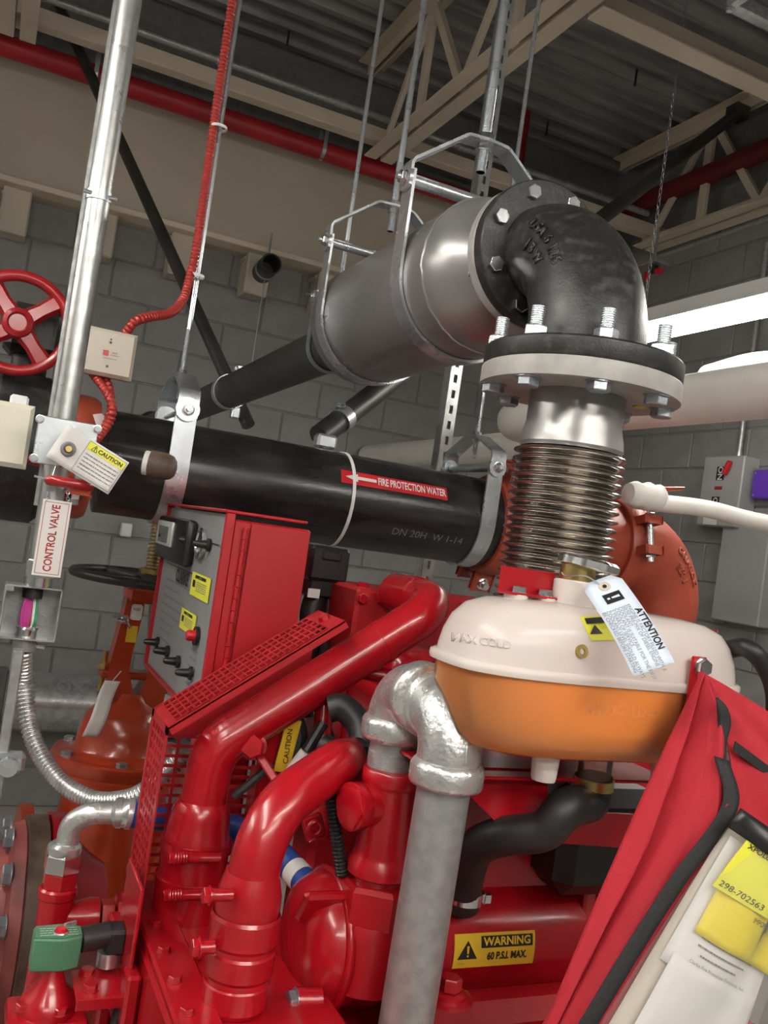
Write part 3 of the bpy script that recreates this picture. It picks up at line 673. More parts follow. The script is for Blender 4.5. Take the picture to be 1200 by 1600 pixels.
MB().ringlathe([(Rw-.012, -.006), (Rw-.006, -.011), (Rw+.002, -.011), (Rw+.0085, -.004), (Rw+.0085, .005), (Rw+.002, .010), (Rw-.006, .010), (Rw-.012, .004)], hw_c, n_, 48).build('rim', 'red_wheel', hw, smooth=60)
MB().lathe([(.028, -.012), (.031, 0), (.027, .012), (.019, .017), (.016, .012), (.0, .012)], hw_c, n_, 28).build('hub', 'red_wheel', hw)
hx_, hy_, _ = frame(n_)
for k in range(4):
    a = math.radians(40+90*k); d_ = hx_*math.cos(a)+hy_*math.sin(a); s_ = n_.cross(d_)
    mb = MB(); mb.rings([[hw_c+d_*r-s_*w-n_*.005, hw_c+d_*r+s_*w-n_*.005, hw_c+d_*r+s_*w*.6+n_*.006, hw_c+d_*r-s_*w*.6+n_*.006] for r, w in ((.022, .019), (.05, .015), (Rw-.006, .019))])
    mb.build('spoke', 'red_wheel', hw)
MB().cyl(hw_c-n_*.01, hw_c-n_*.20, .012).build('shaft', 'black_steel', hw)
# ---- vertical conduit
cu_, cv_ = .108, 1.585
cb = PY(62, 905, cv_); cx0 = V((PY(140, 400, cv_).x, cv_, 0))
ec = thing('steel_conduit', 'bright vertical galvanised conduit standing in front of the cream boxes', 'conduit', (cx0.x, cv_, cb.z))
MB().tube([(cx0.x, cv_, cb.z+.01), (cx0.x, cv_, ZD)], .0195, 28).build('tube', 'conduit_steel', ec)
pj = PY(150, 307, cv_); MB().ringlathe([(.0195, -.008), (.0215, -.008), (.0215, .008), (.0195, .008)], (cx0.x, cv_, pj.z), EZ, 24).build('strap', 'zinc', ec)
MB().cyl((cx0.x-.026, cv_-.014, pj.z), (cx0.x+.028, cv_-.014, pj.z), .0035, n=10).build('strap_screw', 'zinc', ec)
MB().box((cx0.x-.014, cv_+.03, (cb.z+ZD)/2+.06), (.02, .02, ZD-cb.z-.12)).build('backing_strut', 'galv', ec)
MB().hexp((cx0.x, cv_, cb.z+.004), EZ, .0255, .028).cyl((cx0.x, cv_, cb.z-.012), (cx0.x, cv_, cb.z+.01), .022).build('connector', 'chrome', ec)
# ---- open junction box with wires
jb = thing('junction_box', 'open square metal junction box with pink, green and white wires', 'junction box', (cx0.x, cv_, cb.z-.1))
jc = V((cx0.x-.005, cv_+.012, cb.z-.056)); hs = .043
MB().box(jc+EY*.022, (hs*2, .003, hs*2)).build('back', 'galv', jb)
for dx, dz, sx_, sz_ in ((hs, 0, .003, hs*2), (-hs, 0, .003, hs*2), (0, hs, hs*2, .003), (0, -hs, hs*2, .003)):
    MB().box(jc+V((dx, -.004, dz)), (sx_, .053, sz_), bev=.001).build('side', 'galv_bright', jb)
for dx, dz in ((-.024, -.014), (.022, -.016), (-.024, .022), (.022, .022)): MB().ringlathe([(.007, 0), (.010, 0), (.010, .003), (.007, .003)], jc+V((dx, .0205, dz)), -EY, 18).build('knockout', 'galv', jb)
for sx_, sz_ in ((-1, 1), (1, -1)): MB().box(jc+V((sx_*.037, -.026, sz_*.038)), (.012, .006, .008)).build('ear', 'chrome', jb)
for k, (m_, dx) in enumerate((('wire_pink', -.012), ('wire_pink', -.008), ('wire_pink', -.004), ('wire_pink', .0), ('white_plastic', .006), ('wire_green', .010), ('copper', .003))):
    MB().tube(crom([jc+V((dx*.4, 0, hs-.004)), jc+V((dx*.9, -.006+.002*k, .012)), jc+V((dx*1.0, -.004, -.014)), jc+V((dx*.8, 0, -hs+.016))]), .0024, 8).build('wire', m_, jb)
MB().cyl(jc+EZ*(hs-.001), jc+EZ*(hs-.02), .016).build('bushing', 'ink', jb)
MB().cyl(jc-EZ*(hs-.001), jc-EZ*(hs-.016), .0165).torus(jc-EZ*(hs-.016), EZ, .0155, .003, 24, 8).build('bushing', 'chrome', jb)
MB().cyl(jc-EZ*hs, jc-EZ*(hs+.022), .019).build('hub', 'galv', jb); MB().tube([jc-EZ*(hs+.012)+V((.018, -.006, 0)), jc-EZ*(hs+.012)+V((.032, -.012, 0))], .004, 8).build('set_screw', 'chrome', jb)
f0 = jc-EZ*(hs+.02); mb = MB()
corrug(mb, crom([f0, D(38, 1070, 1.52), D(50, 1150, 1.50), D(88, 1215, 1.46), D(140, 1248, 1.42), D(190, 1250, 1.38), D(232, 1232, 1.36), D(285, 1180, 1.36)], 12), .0150, .0075, .2, 18)
mb.build('flexible_conduit', 'galv_bright', label='ribbed metal flexible conduit curving from the open box towards the engine', cat='conduit', smooth=60)
st_ = PY(-6, 1100, 1.50); t = thing('strut_post', 'thin grey strut post standing behind the open junction box', 'strut', (st_.x+.02, 1.50, 0))
MB().box((st_.x+.020, 1.50, .675), (.016, .030, 1.35), bev=.002).build('post', 'galv', t)
MB().box((st_.x+.003, 1.50, .66), (.014, .026, 1.32), bev=.002).build('post_back', 'black_steel', t)
p = PY(12, 1190, 1.487); MB().box(p, (.05, .03, .03), bev=.006).cyl(p-EY*.02, p-EY*.035, .014).build('clamp', 'zinc', t)
# ---- cream alarm boxes
def alarm_box(c, w, h, d, m, label):
    t = thing('alarm_box', label, 'box', c, 'cream monitor boxes'); c = V(c)
    MB().box(c+EY*(d/2), (w*.92, d, h*.92)).build('body', 'zinc_dark', t)
    hw_, hh_ = w/2, h/2
    mb = MB(); mb.rings([[c+V((sx*hw_*f, -y_, sz*hh_*f)) for sx, sz in ((-1, -1), (1, -1), (1, 1), (-1, 1))] for f, y_ in ((1, -.012), (1, .003), (.86, .011))])
    mb.build('cover', m, t, smooth=0); return t
b1 = D(171, 553, 1.72); t = alarm_box(b1, .094, .090, .045, 'cream', 'square cream monitor box hanging from the red cable behind the conduit')
fnb = planefn(b1-EY*.0118, EX, EZ)
rect(MB(), fnb, -.013, -.006, -.003, .004).build('logo_square', 'sticker_red', t, smooth=0, norm=False)
text('IAM', .006, lambda x, y: fnb(x+.008, y+.001), 'lettering', 'sticker_red', t); bars([(.001, .017, -.004), (-.012, .014, -.011)], fnb, .0012, 'fine_print', 'ink_soft', t)
for dz in (.026, -.026, .020): MB().cyl(b1+V((-.002, -.0115, dz)), b1+V((-.002, -.013, dz)), .0024 if dz != .026 else .0016, n=12).build('screw', 'black_steel', t)
b2 = D(2, 677, 1.50); t = alarm_box(b2, .092, .108, .05, 'cream_pale', 'pale cream box cut by the left edge below the red handwheel')
MB().box(b2+V((.02, .02, .06)), (.03, .02, .02), bev=.004).build('lug', 'white_plastic', t)
# red armoured cables
rodx = V((.357, FVV-.018, 0)); mb = MB()
up_pts = [b1+V((.024, .02, .045)), D(212, 502, 1.74), D(240, 494, 1.78), D(266, 489, 1.84), D(286, 468, 1.9), D(297, 430, 1.93)]
z3 = PY(305, 380, FVV-.02).z
up_pts += [V((.343, FVV-.014, z3)), V((.340, FVV-.012, z3+.3)), V((.339, FVV-.012, z3+.8)), V((.339, FVV-.012, z3+1.3)), V((.339, FVV-.012, ZD))]
corrug(mb, crom(up_pts, 10), .0098, .0085, .24, 14); rc = mb.build('armoured_cable', 'red_cable', label='red ribbed armoured cable climbing along the threaded rod above the cream box', cat='cable', smooth=60)
for px_, py_ in ((305, 430), (334, 195)):
    q = PY(px_, py_, FVV-.02); MB().ringlathe([(.016, -.003), (.018, -.003), (.018, .003), (.016, .003)], V((.352, FVV-.014, q.z)), EZ, 18).build('cable_tie', 'white_plastic', rc)
mb = MB(); corrug(mb, crom([b1+V((-.022, .02, -.042)), D(166, 612, 1.70), D(176, 640, 1.69), D(168, 665, 1.69), D(150, 688, 1.66)], 8), .0085, .0088, .22, 14)
mb.build('armoured_cable', 'red_cable', label='short red ribbed cable curving from the cream box to the zinc plate', cat='cable', smooth=60)
mb = MB(); corrug(mb, crom([b1+V((.0, .02, -.042)), D(173, 615, 1.73), D(172, 645, 1.74), D(160, 678, 1.72)], 8), .0085, .0088, .22, 14)
mb.build('armoured_cable', 'red_cable', label='second short red cable just behind the first below the cream box', cat='cable', smooth=60)
mb = MB(); corrug(mb, [D(28, 712, 1.53), D(60, 722, 1.58)], .0085, .0088, .22, 14); mb.build('armoured_cable', 'red_cable', label='stub of red cable between pale cream box and zinc plate', cat='cable', smooth=60)
# ---- zinc switch plate, tag, ring handle, capped pipe
zp = PY(103, 693, 1.552); t = thing('switch_bracket', 'flat zinc plate of the supervisory switch behind the caution tag', 'bracket', zp)
MB().box(zp, (.094, .004, .078), bev=.0015).box(zp+V((.0, .045, 0)), (.09, .03, .066), bev=.004).build('plate', 'zinc', t)
for dx in (-1, 1):
    for dz in (-1, 1): inst('plate_screw', BOLT_Z, t, zp+V((dx*.045, -.003, dz*.032)), -EY, scale=.0062)
cp = thing('capped_pipe', 'small horizontal black pipe with rusty end cap in front of the water main', 'pipe', D(200, 715, 1.72))
q0, q1, q2 = D(120, 700, 1.70), D(228, 723, 1.72), D(276, 733, 1.725)
MB().tube([q0, q1], .0215, 24).build('pipe', 'black_pipe', cp)
MB().tube([q1-(q2-q1)*.05, q1+(q2-q1)*.12], .0235, 20).build('thread_tape', 'paper', cp)
dq = (q2-q1); MB().tube([q1+dq*.1, q1+dq*.13, q1+dq*.65, q1+dq*.85, q1+dq*.96, q2], [.022, .0262, .0262, .0225, .015, .004], 24).build('end_cap', 'rust', cp)
tc_ = PY(137, 718, 1.515); ang = -math.radians(24)
tx = (EX*math.cos(ang)+EZ*math.sin(ang)); ty = (EZ*math.cos(ang)-EX*math.sin(ang))
def tagfn(x, y): return tc_+tx*x+ty*y+EY*(-.0006+.004*math.cos(x*38)-.10*y*y-.006)
ct = thing('caution_tag', 'white paper caution tag with yellow header hanging over the zinc plate', 'tag', tc_)
def sheet(fn, x0, y0, x1, y1, name, m, parent, off=0., nx=10, ny=6, solid=.0006):
    mb = MB(); mb.grid(lambda a, b: fn(x0+(x1-x0)*a, y0+(y1-y0)*b)-EY*off, nx, ny)
    return mb.build(name, m, parent, solid=solid, norm=False)
sheet(tagfn, -.056, -.031, .056, .031, 'card', 'paper', ct)
sheet(tagfn, -.012, .014, .053, .027, 'yellow_header', 'label_yellow', ct, .0012, solid=0)
text('⚠CAUTION', .0095, lambda x, y: tagfn(x+.022, y+.020)-EY*.0016, 'lettering', 'ink', ct, bold=.0003)
bars([(-.008, .050, .006-.0062*i) for i in range(5)], lambda x, y: tagfn(x, y)-EY*.0014, .0015, 'fine_print', 'ink_soft', ct)
mb = MB()
for x0, y0, x1, y1 in ((-.013, -.028, .054, -.0272), (-.013, .0272, .054, .028), (-.013, -.028, -.0122, .028), (.0532, -.028, .054, .028)): mb.grid(lambda a, b: tagfn(x0+(x1-x0)*a, y0+(y1-y0)*b)-EY*.0013, 8, 2)
mb.build('border', 'ink_soft', ct, norm=False)
MB().torus(tagfn(-.034, -.003)-EY*.003, EY, .0085, .0035, 24, 8).build('washer', 'ink_soft', ct)
MB().cyl(tagfn(-.034, -.003)-EY*.001, tagfn(-.034, -.003)-EY*.012, .005).build('stud', 'brass', ct)
mb = MB(); a_ = D(110, 670, 1.44); b_ = D(101, 732, 1.44); mb.grid(lambda i, j: a_.lerp(b_, j)+EX*((i-.5)*.010*math.sin(PI*j))-EY*(.006*math.sin(PI*j)), 3, 10); mb.build('folded_flap', 'copper', ct, solid=.0005)
rh = D(109, 755, 1.46); a_ = EX*.95-EZ*.05
MB().tube([rh+EX*(.031*math.cos(q))+EY*(.012*math.sin(q)) for q in [2*PI*i/24 for i in range(24)]], .0085, 12, closed=True).build('pull_ring', 'red_wheel', label='small red ring handle under the caution tag', cat='handle', smooth=60)
MB().tube([rh-EX*.03, rh-EX*.055+EZ*.003], .002, 6).tube([rh+V((-.03, 0, 0)), rh+V((-.02, .05, .06)), zp], .002, 6).build('tag_wire', 'zinc', label='thin wire tied through the red ring handle', cat='wire')
# ---- control valve sign on its chain
sc = PY(81, 841, 1.545); sg = thing('valve_sign', 'white sign with red lettering hanging upright on the conduit', 'sign', sc)
hw_, hh_ = .0222, .062
MB().box(sc, (hw_*2, .0015, hh_*2)).build('plate', 'white_print', sg)
fns = planefn(sc-EY*.0011, EX, EZ)
text('CONTROL VALVE', .0175, lambda x, y: fns(-y, x), 'lettering', 'ink_red', sg, bold=.0004, sx=.78)
mb = MB(); b_ = .0035
for x0, y0, x1, y1 in ((-hw_+b_, -hh_+b_, hw_-b_, -hh_+b_+.0008), (-hw_+b_, hh_-b_-.0008, hw_-b_, hh_-b_), (-hw_+b_, -hh_+b_, -hw_+b_+.0008, hh_-b_), (hw_-b_-.0008, -hh_+b_, hw_-b_, hh_-b_)): rect(mb, fns, x0, y0, x1, y1)
mb.build('border', 'ink_red', sg, smooth=0, norm=False)
def chain(p0, p1, name, parent):
    mb = MB(); L = (p1-p0).length; n = int(L/.008); ax_ = (p1-p0).normalized()
    for k in range(n):
        c = p0+ax_*((k+.5)*L/n); w_ = EX if k % 2 else (EX*.4+EY*.9)
        mb.tube([c+w_*(.0024*math.cos(q))+ax_*(.0056*math.sin(q)) for q in [2*PI*i/8 for i in range(8)]], .0009, 5, closed=True)
    return mb.build(name, 'zinc', parent)
chain(sc+V((-.016, 0, hh_-.003)), D(77, 738, 1.52), 'chain', sg); chain(sc+V((.016, 0, hh_-.003)), D(106, 742, 1.52), 'chain', sg)
# paper tag on the main behind the red cable
mb = MB(); a_ = D(160, 660, 1.74); mb.prism([(-.02, .012), (-.012, -.004), (.006, -.026), (.014, -.012), (.006, .010), (-.004, .017)], a_, EX, EZ, EY, .001); mb.build('paper_tag', 'paper', label='small torn paper tag on the water main behind the red cables', cat='tag')
# ================================================================ rising stem gate valve behind
gc = D(236, 905, 2.34); gu, gvv, gz_ = gc.x, gc.y, gc.z
gv_ = thing('gate_valve', 'orange red rising stem gate valve with black handwheel below the water main', 'valve', (gu, gvv, 0))
mb = MB(); pf = []; z = gz_-.02
while z < gz_+.30: pf += [(.0155, z), (.0205, z+.003), (.0205, z+.006), (.0155, z+.009)]; z += .0095
mb.lathe(pf, (gu, gvv, 0), EZ, 16); mb.build('stem', 'stem', gv_, smooth=50)
Rg = .195; MB().torus((gu, gvv, gz_), EZ, Rg, .0115, 56, 12).build('handwheel_rim', 'cast_black', gv_, smooth=60)
for k in range(4):
    a = .5+k*PI/2; d_ = V((math.cos(a), math.sin(a), 0)); MB().tube([V((gu, gvv, gz_-.003))+d_*.03, V((gu, gvv, gz_))+d_*(Rg-.005)], .010, 10).build('handwheel_spoke', 'cast_black', gv_)
MB().lathe([(.040, -.02), (.040, .012), (.030, .016)], (gu, gvv, gz_), EZ, 24).build('handwheel_hub', 'cast_black', gv_)
MB().hexp((gu, gvv, gz_+.014), EZ, .036, .014).build('stem_nut', 'brass', gv_)
yb = gz_-.315
for s in (-1, 1):
    mb = MB(); mb.rings([[V((gu+s*x+dx, gvv+dy, z)) for dx, dy in ((-w, -d), (w, -d), (w, d), (-w, d))] for x, z, w, d in ((.034, gz_-.025, .022, .034), (.036, gz_-.09, .024, .032), (.048, gz_-.2, .024, .028), (.050, gz_-.24, .026, .030), (.042, yb+.03, .032, .036), (.030, yb-.02, .040, .045))])
    mb.build('yoke_arm', 'orange', gv_)
MB().box((gu, gvv, gz_-.04), (.12, .085, .045), bev=.012).build('yoke_top', 'orange', gv_)
MB().box((gu-.03, gvv-.037, gz_-.085), (.028, .003, .04), bev=.004).build('maker_plate', 'white_print', gv_)
text('NSF', .011, planefn((gu-.03, gvv-.0395, gz_-.078), EX, EZ), 'lettering', 'ink', gv_)
MB().box((gu-.034, gvv-.036, gz_-.142), (.026, .003, .042)).build('orange_sticker', 'amber_label', gv_)
MB().box((gu, gvv, yb+.065), (.19, .06, .018), bev=.005).build('gland', 'orange', gv_)
for s in (-1, 1):
    MB().cyl((gu+s*.085, gvv, yb+.02), (gu+s*.085, gvv, yb+.12), .007, n=10).build('gland_stud', 'brass', gv_); MB().hexp((gu+s*.085, gvv, yb+.075), EZ, .017, .017).build('gland_nut', 'brass', gv_)
MB().lathe([(.045, .02), (.055, 0), (.080, -.018), (.102, -.045), (.112, -.08), (.116, -.12), (.13, -.132), (.15, -.135)], (gu-.01, gvv, yb), EZ, 44).build('bonnet', 'orange', gv_, smooth=60)
MB().lathe([(.170, -.135), (.175, -.14), (.175, -.162), (.170, -.168), (.170, -.172), (.178, -.176), (.178, -.20), (.14, -.21)], (gu-.01, gvv, yb), EZ, 12).build('bonnet_flange', 'orange', gv_, smooth=40)
for k in range(6):
    a = .4+k*PI/3; inst('bonnet_bolt', BOLT_K, gv_, (gu-.01+.150*math.cos(a), gvv+.150*math.sin(a), yb-.136), EZ, scale=.014)
MB().lathe([(.14, -.20), (.13, -.26), (.14, -.35), (.15, -.6), (.10, -yb)], (gu-.01, gvv, yb), EZ, 40).build('body', 'orange', gv_, smooth=60)
for s in (-1, 1): MB().lathe([(.11, 0), (.11, .18), (.17, .19), (.17, .22)], (gu-.01, gvv, yb-.45), EX*s, 40).build('end_flange', 'orange', gv_)
a_, b_ = D(176, 1064, 2.24), D(141, 1152, 2.19); mb = MB(); w_ = EX*.024
mb.tube([a_, V((gu-.04, gvv-.02, yb+.08))], .0012, 5); mb.grid(lambda i, j: a_.lerp(b_, j)+w_*(i-.5)*1.6+EY*(.01*math.sin(7*j)), 4, 12); t = mb.build('hanging_tag', 'paper', label='creased white paper tag hanging on the orange gate valve', cat='tag', solid=.0008)
ws = [D(175, 962, 2.2), D(192, 964, 2.22), D(198, 968, 2.24)]; mb = MB().tube(ws, .004, 8).tube([D(182, 968, 2.2), D(198, 970, 2.22), D(203, 980, 2.25)], .004, 8).box(D(195, 968, 2.22), (.02, .015, .02), bev=.004)
mb.build('wing_screw', 'zinc', gv_)
MB().box(PY(197, 828, 4.80), (.055, .05, .07), bev=.006).build('wall_outlet', 'white_plastic', label='small white box on the back wall just under the water main', cat='box')
# ================================================================ engine block and base
from mathutils.bvhtree import BVHTree
eng = thing('diesel_engine', 'red diesel engine block with bolted top rail filling the lower foreground', 'engine', (.65, 1.1, 0))
TZ = 1.066
MB().box((.36, .99, .80), (.20, .62, .53), bev=.012).build('flywheel_housing', 'red', eng)
MB().box((.80, 1.05, .66), (.70, .66, .64), bev=.02).build('block', 'red', eng)
MB().box((.70, 1.05, .17), (1.3, .75, .34), bev=.01).build('base_frame', 'red', eng)
MB().box((.285, .98, TZ+.004), (.050, .60, .012), bev=.003).build('top_rail', 'red', eng)
for px_, py_ in ((243, 1445), (256, 1487), (273, 1533), (292, 1583)):
    p = PZ(px_, py_, TZ+.010); inst('rail_bolt', BOLT_R, eng, (p.x, p.y, TZ+.010), EZ, scale=.0078)
for px_, py_ in ((302, 1500),): p = PZ(px_, py_, TZ); inst('housing_bolt', BOLT_R, eng, p, EZ, scale=.0078)
me_ = shared(MB().box((0, 0, 0), (.035, .018, .4), bev=.004), 'rib', 'red')
for k in range(4): inst('rib', me_, eng, (.25, .80+k*.15, .84))
# cylinder head, rocker cover and side box
MB().box((.93, 1.36, 1.12), (.66, .34, .50), bev=.015).build('cylinder_head', 'red', eng)
MB().box((.93, 1.40, 1.385), (.60, .24, .09), bev=.03, seg=3).build('rocker_cover', 'red', eng)
sb0, sb1 = PY(560, 918, 1.38), PY(690, 1130, 1.38)
sbx = MB().box(((sb0.x+sb1.x)/2+.06, 1.46, (sb0.z+1.05)/2), (sb1.x-sb0.x+.12, .16, sb0.z-1.05), bev=.006).build('side_box', 'red_matte', eng)
for px_, py_ in ((566, 935), (596, 937)): inst('box_bolt', BOLT_R, eng, PY(px_, py_, 1.378), -EY, scale=.009)
inst('box_bolt', BOLT_R, eng, (sb0.x+.025, 1.42, sb0.z), EZ, scale=.009)
MB().box((.58, 1.22, 1.12), (.18, .08, .30), bev=.01).build('gear_case', 'red_matte', eng)
MB().tube([D(508, 1075, 1.30), D(503, 1150, 1.28), D(497, 1235, 1.26)], .0135, 16).build('riser_tube', 'red', eng)
MB().tube(fillet([D(565, 1048, 1.33), D(610, 1058, 1.33), D(660, 1062, 1.34)], .02), .012, 14).build('cross_tube', 'red', eng)
MB().tube(crom([D(515, 1108, 1.25), D(535, 1105, 1.25), D(560, 1130, 1.24), D(570, 1165, 1.22), D(576, 1190, 1.2)]), .019, 16).build('breather_hose', 'rubber', eng)
MB().lathe([(.0, .013), (.012, .008), (.0165, 0), (.0165, -.02)], D(566, 1178, 1.17), -EY, 20).build('plug_cap', 'black_plastic', eng)
MB().tube([D(505, 1165, 1.24), D(540, 1185, 1.22), D(575, 1200, 1.2)], .017, 14).build('coolant_hose', 'rubber', eng)
MB().tube(crom([D(420, 1080, 1.32), D(450, 1100, 1.31), D(468, 1150, 1.30), D(455, 1200, 1.29), D(470, 1260, 1.27)]), .012, 10).build('wiring_loom', 'rubber', eng)
MB().tube(crom([D(430, 1120, 1.34), D(470, 1090, 1.34), D(500, 1120, 1.33), D(520, 1180, 1.30)]), .010, 10).build('wiring_loom', 'rubber', eng)
MB().tube([D(455, 1205, 1.25), D(478, 1175, 1.25)], .009, 12).build('cable_sleeve', 'white_print', eng); MB().tube([D(478, 1175, 1.25), D(505, 1130, 1.27)], .008, 10).build('cable', 'rubber', eng)
yl0 = D(449, 1165, 1.27); MB().box(yl0, (.022, .004, .075), rot=Matrix.Rotation(.12, 3, 'Y')).build('yellow_plate', 'amber_label', eng)
text('CAUTION', .011, lambda x, y: yl0+V((-y+.0*x, -.0035, x)), 'lettering', 'ink', eng)
MB().box(yl0+V((-.008, .02, -.02)), (.05, .02, .17), bev=.004).build('label_bracket', 'red', eng)
q0, q1 = D(395, 1165, 1.22), D(440, 1235, 1.19); d_ = (q1-q0)
MB().box((q0+q1)/2, (.014, .006, d_.length), axes=(EY.cross(d_.normalized()), EY, d_.normalized()), bev=.002).build('link_bar', 'red', eng)
inst('link_bolt', BOLT_R, eng, q0+V((0, -.004, 0)), V((-.5, -1, .2)), scale=.016); MB().tube([D(365, 1245, 1.24), D(425, 1195, 1.25)], .006, 8).build('dark_rod', 'black_steel', eng)
for k in range(5): MB().box(D(395+k*14, 1235-k*4, 1.30), (.008, .03, .07), bev=.003).build('fin', 'red_matte', eng)
q0 = D(490, 1292, 1.13); MB().box(q0, (.028, .006, .034), rot=Matrix.Rotation(-.4, 3, 'Y'), bev=.004).build('lifting_lug', 'red', eng); MB().torus(q0-EY*.004, EY, .008, .003, 18, 8).build('lug_eye', 'red', eng)
MB().tube([D(505, 1230, 1.20), D(500, 1310, 1.18)], .019, 16).build('oil_tube', 'red', eng)
MB().box((.80, 1.03, 1.0), (.52, .20, .10), bev=.02).build('manifold', 'red_matte', eng)
MB().box(D(940, 1310, 1.2)+V((0, .03, 0)), (.16, .12, .14), bev=.02).build('alternator_cover', 'black_plastic', eng)
p = PX(455, 1562, .445); inst('grey_bolt', BOLT_K, eng, D(462, 1563, 1.03), -EX, scale=.012)
MB().cyl(D(462, 1563, 1.03), D(500, 1562, 1.04), .014, n=16).build('bolt_boss', 'red', eng)
p = D(703, 1545, 1.02); mb = MB().lathe([(.028, 0), (.028, .004), (.020, .005), (.020, .009), (.016, .010)], p-EZ*.012, EZ, 18); mb.hexp(p, EZ, .013, .014); mb.build('drain_plug', 'red', eng)
MB().box((.74, .86, 1.03), (.5, .10, .03), bev=.006).build('mounting_shelf', 'red', eng)
# ================================================================ control panel
PU, PV0, PV1, PZ0, PZ1 = .347, 1.357, 1.845, 1.284, 1.608
cp_ = thing('control_panel', 'red engine control box with grey instrument face seen edge on', 'control panel', (.42, 1.6, PZ0))
MB().box((PU+.075, (PV0+PV1)/2, (PZ0+PZ1)/2-.004), (.126, PV1-PV0-.004, PZ1-PZ0-.010), bev=.003).build('case', 'red_matte', cp_)
MB().box((PU+.0635, (PV0+PV1)/2+.002, PZ1+.002), (.134, PV1-PV0+.008, .005), bev=.0015).build('lid', 'red_matte', cp_)
MB().box((PU+.006, PV0+.004, (PZ0+PZ1)/2), (.014, .010, PZ1-PZ0), bev=.001).build('front_rim', 'red_matte', cp_)
MB().box((PU+.006, (PV0+PV1)/2, PZ0), (.014, PV1-PV0, .006)).build('bottom_rim', 'red_matte', cp_)
MB().box((PU+.006, PV1-.002, (PZ0+PZ1)/2), (.014, .006, PZ1-PZ0)).build('back_rim', 'red_matte', cp_)
MB().box((PU+.009, (PV0+PV1)/2, (PZ0+PZ1)/2), (.006, PV1-PV0-.012, PZ1-PZ0-.006)).build('instrument_face', 'panel_grey', cp_)
MB().box((PU+.088, PV0-.001, (PZ0+PZ1)/2-.004), (.098, .005, PZ1-PZ0-.014), bev=.0012).build('door', 'red_matte', cp_)
mb = MB(); z = PZ1-.02; k = 0
while z > PZ0+.02: mb.cyl((PU+.031, PV0-.002, z), (PU+.031, PV0-.002, z-.0175), .0040, n=10); z -= .0185; k += 1
mb.build('hinge', 'red_matte', cp_)
MB().box((.43, 1.50, 1.17), (.07, .14, .24), bev=.006).build('support', 'red_matte', cp_)
fx = PU+.005
def fpt(px_, py_): return PX(px_, py_, fx)
pf_ = lambda px_, py_: planefn(fpt(px_, py_)-EX*.0012, -EY, EZ)
a_, b_ = fpt(264, 806), fpt(300, 888)
MB().box((fx-.009, (a_.y+b_.y)/2, (a_.z+b_.z)/2), (.020, abs(a_.y-b_.y), abs(a_.z-b_.z)), bev=.008, seg=2).build('meter_body', 'black_plastic', cp_)
a_, b_ = fpt(266, 814), fpt(284, 858)
mt = MB().box((fx-.021, (a_.y+b_.y)/2, (a_.z+b_.z)/2), (.006, abs(a_.y-b_.y), abs(a_.z-b_.z)), bev=.003, seg=2).build('meter_bezel', 'silver', cp_)
MB().box((fx-.0243, (a_.y+b_.y)/2, (a_.z+b_.z)/2-.002), (.002, abs(a_.y-b_.y)*.6, abs(a_.z-b_.z)*.66)).build('meter_screen', 'display', mt)
g_ = fpt(317, 850); gg = MB().lathe([(.026, 0), (.028, .006), (.0245, .008), (.023, .004)], g_, -EX, 30, cap1=True).build('gauge_bezel', 'chrome', cp_)
MB().cyl(g_-EX*.004, g_-EX*.0052, .0225).build('gauge_dial', 'black_plastic', gg)
for px_, py_ in ((262, 838), (296, 846), (320, 852), (239, 1004), (255, 1018), (272, 1034), (292, 1052)):
    p = fpt(px_+8, py_); MB().lathe([(.011, 0), (.011, .005), (.0075, .007), (.0055, .024), (.003, .028)], p, -EX, 14).build('toggle_switch', 'black_plastic', cp_)
p = fpt(309, 994); MB().lathe([(.012, 0), (.012, .005), (.009, .006), (.009, .016), (.007, .019)], p, -EX, 18).build('stop_button', 'sticker_red', cp_)
MB().ringlathe([(.012, 0), (.0155, 0), (.0155, .006), (.012, .006)], p, -EX, 20).build('button_collar', 'black_plastic', cp_)
text('CLARKE', .032, pf_(285, 903), 'lettering', 'ink', cp_, bold=.0012, sx=.95)
def yl_lab(pa, pb, head):
    a, b = fpt(*pa), fpt(*pb); w, h = abs(a.y-b.y), abs(a.z-b.z); c = (a+b)/2
    l = MB().box((fx-.0012, c.y, c.z), (.0012, w, h)).build('warning_label', 'label_yellow', cp_); fn = planefn((fx-.0022, c.y, c.z), -EY, EZ)
    rect(MB(), fn, -w*.30, h*.28, w*.30, h*.42).build('label_header', 'ink', l, smooth=0, norm=False)
    text(head, h*.11, lambda x, y: planefn((fx-.0028, c.y, c.z), -EY, EZ)(x, y+h*.345), 'label_word', 'label_yellow', l)
    rect(MB(), fn, -w*.4, -h*.12, -w*.26, h*.18).build('label_symbol', 'ink', l, smooth=0, norm=False)
    bars([(-w*.18, w*.36, h*(.12-.09*i)) for i in range(5)], fn, h*.035, 'label_text', 'ink_soft', l)
yl_lab((303, 893), (325, 943), 'CAUTION'); yl_lab((286, 949), (303, 996), 'WARNING')
ln = []
c_ = fpt(285, 960)
fnp = planefn((fx-.0012, c_.y, c_.z), -EY, EZ)
for i in range(9): ln.append((-.19, random.uniform(-.10, .02), .045-.016*i))
bars(ln, fnp, .004, 'face_print', 'ink_soft', cp_)
bars([(.105, .15, -.03-.014*i) for i in range(8)], fnp, .004, 'face_print', 'ink_soft', cp_)
mb = MB()
for (x0, x1, y) in ((-.2, .17, .075), (.02, .19, .135)): rect(mb, fnp, x0, y, x1, y+.0018)
mb.build('ruled_line', 'ink', cp_, smooth=0, norm=False)
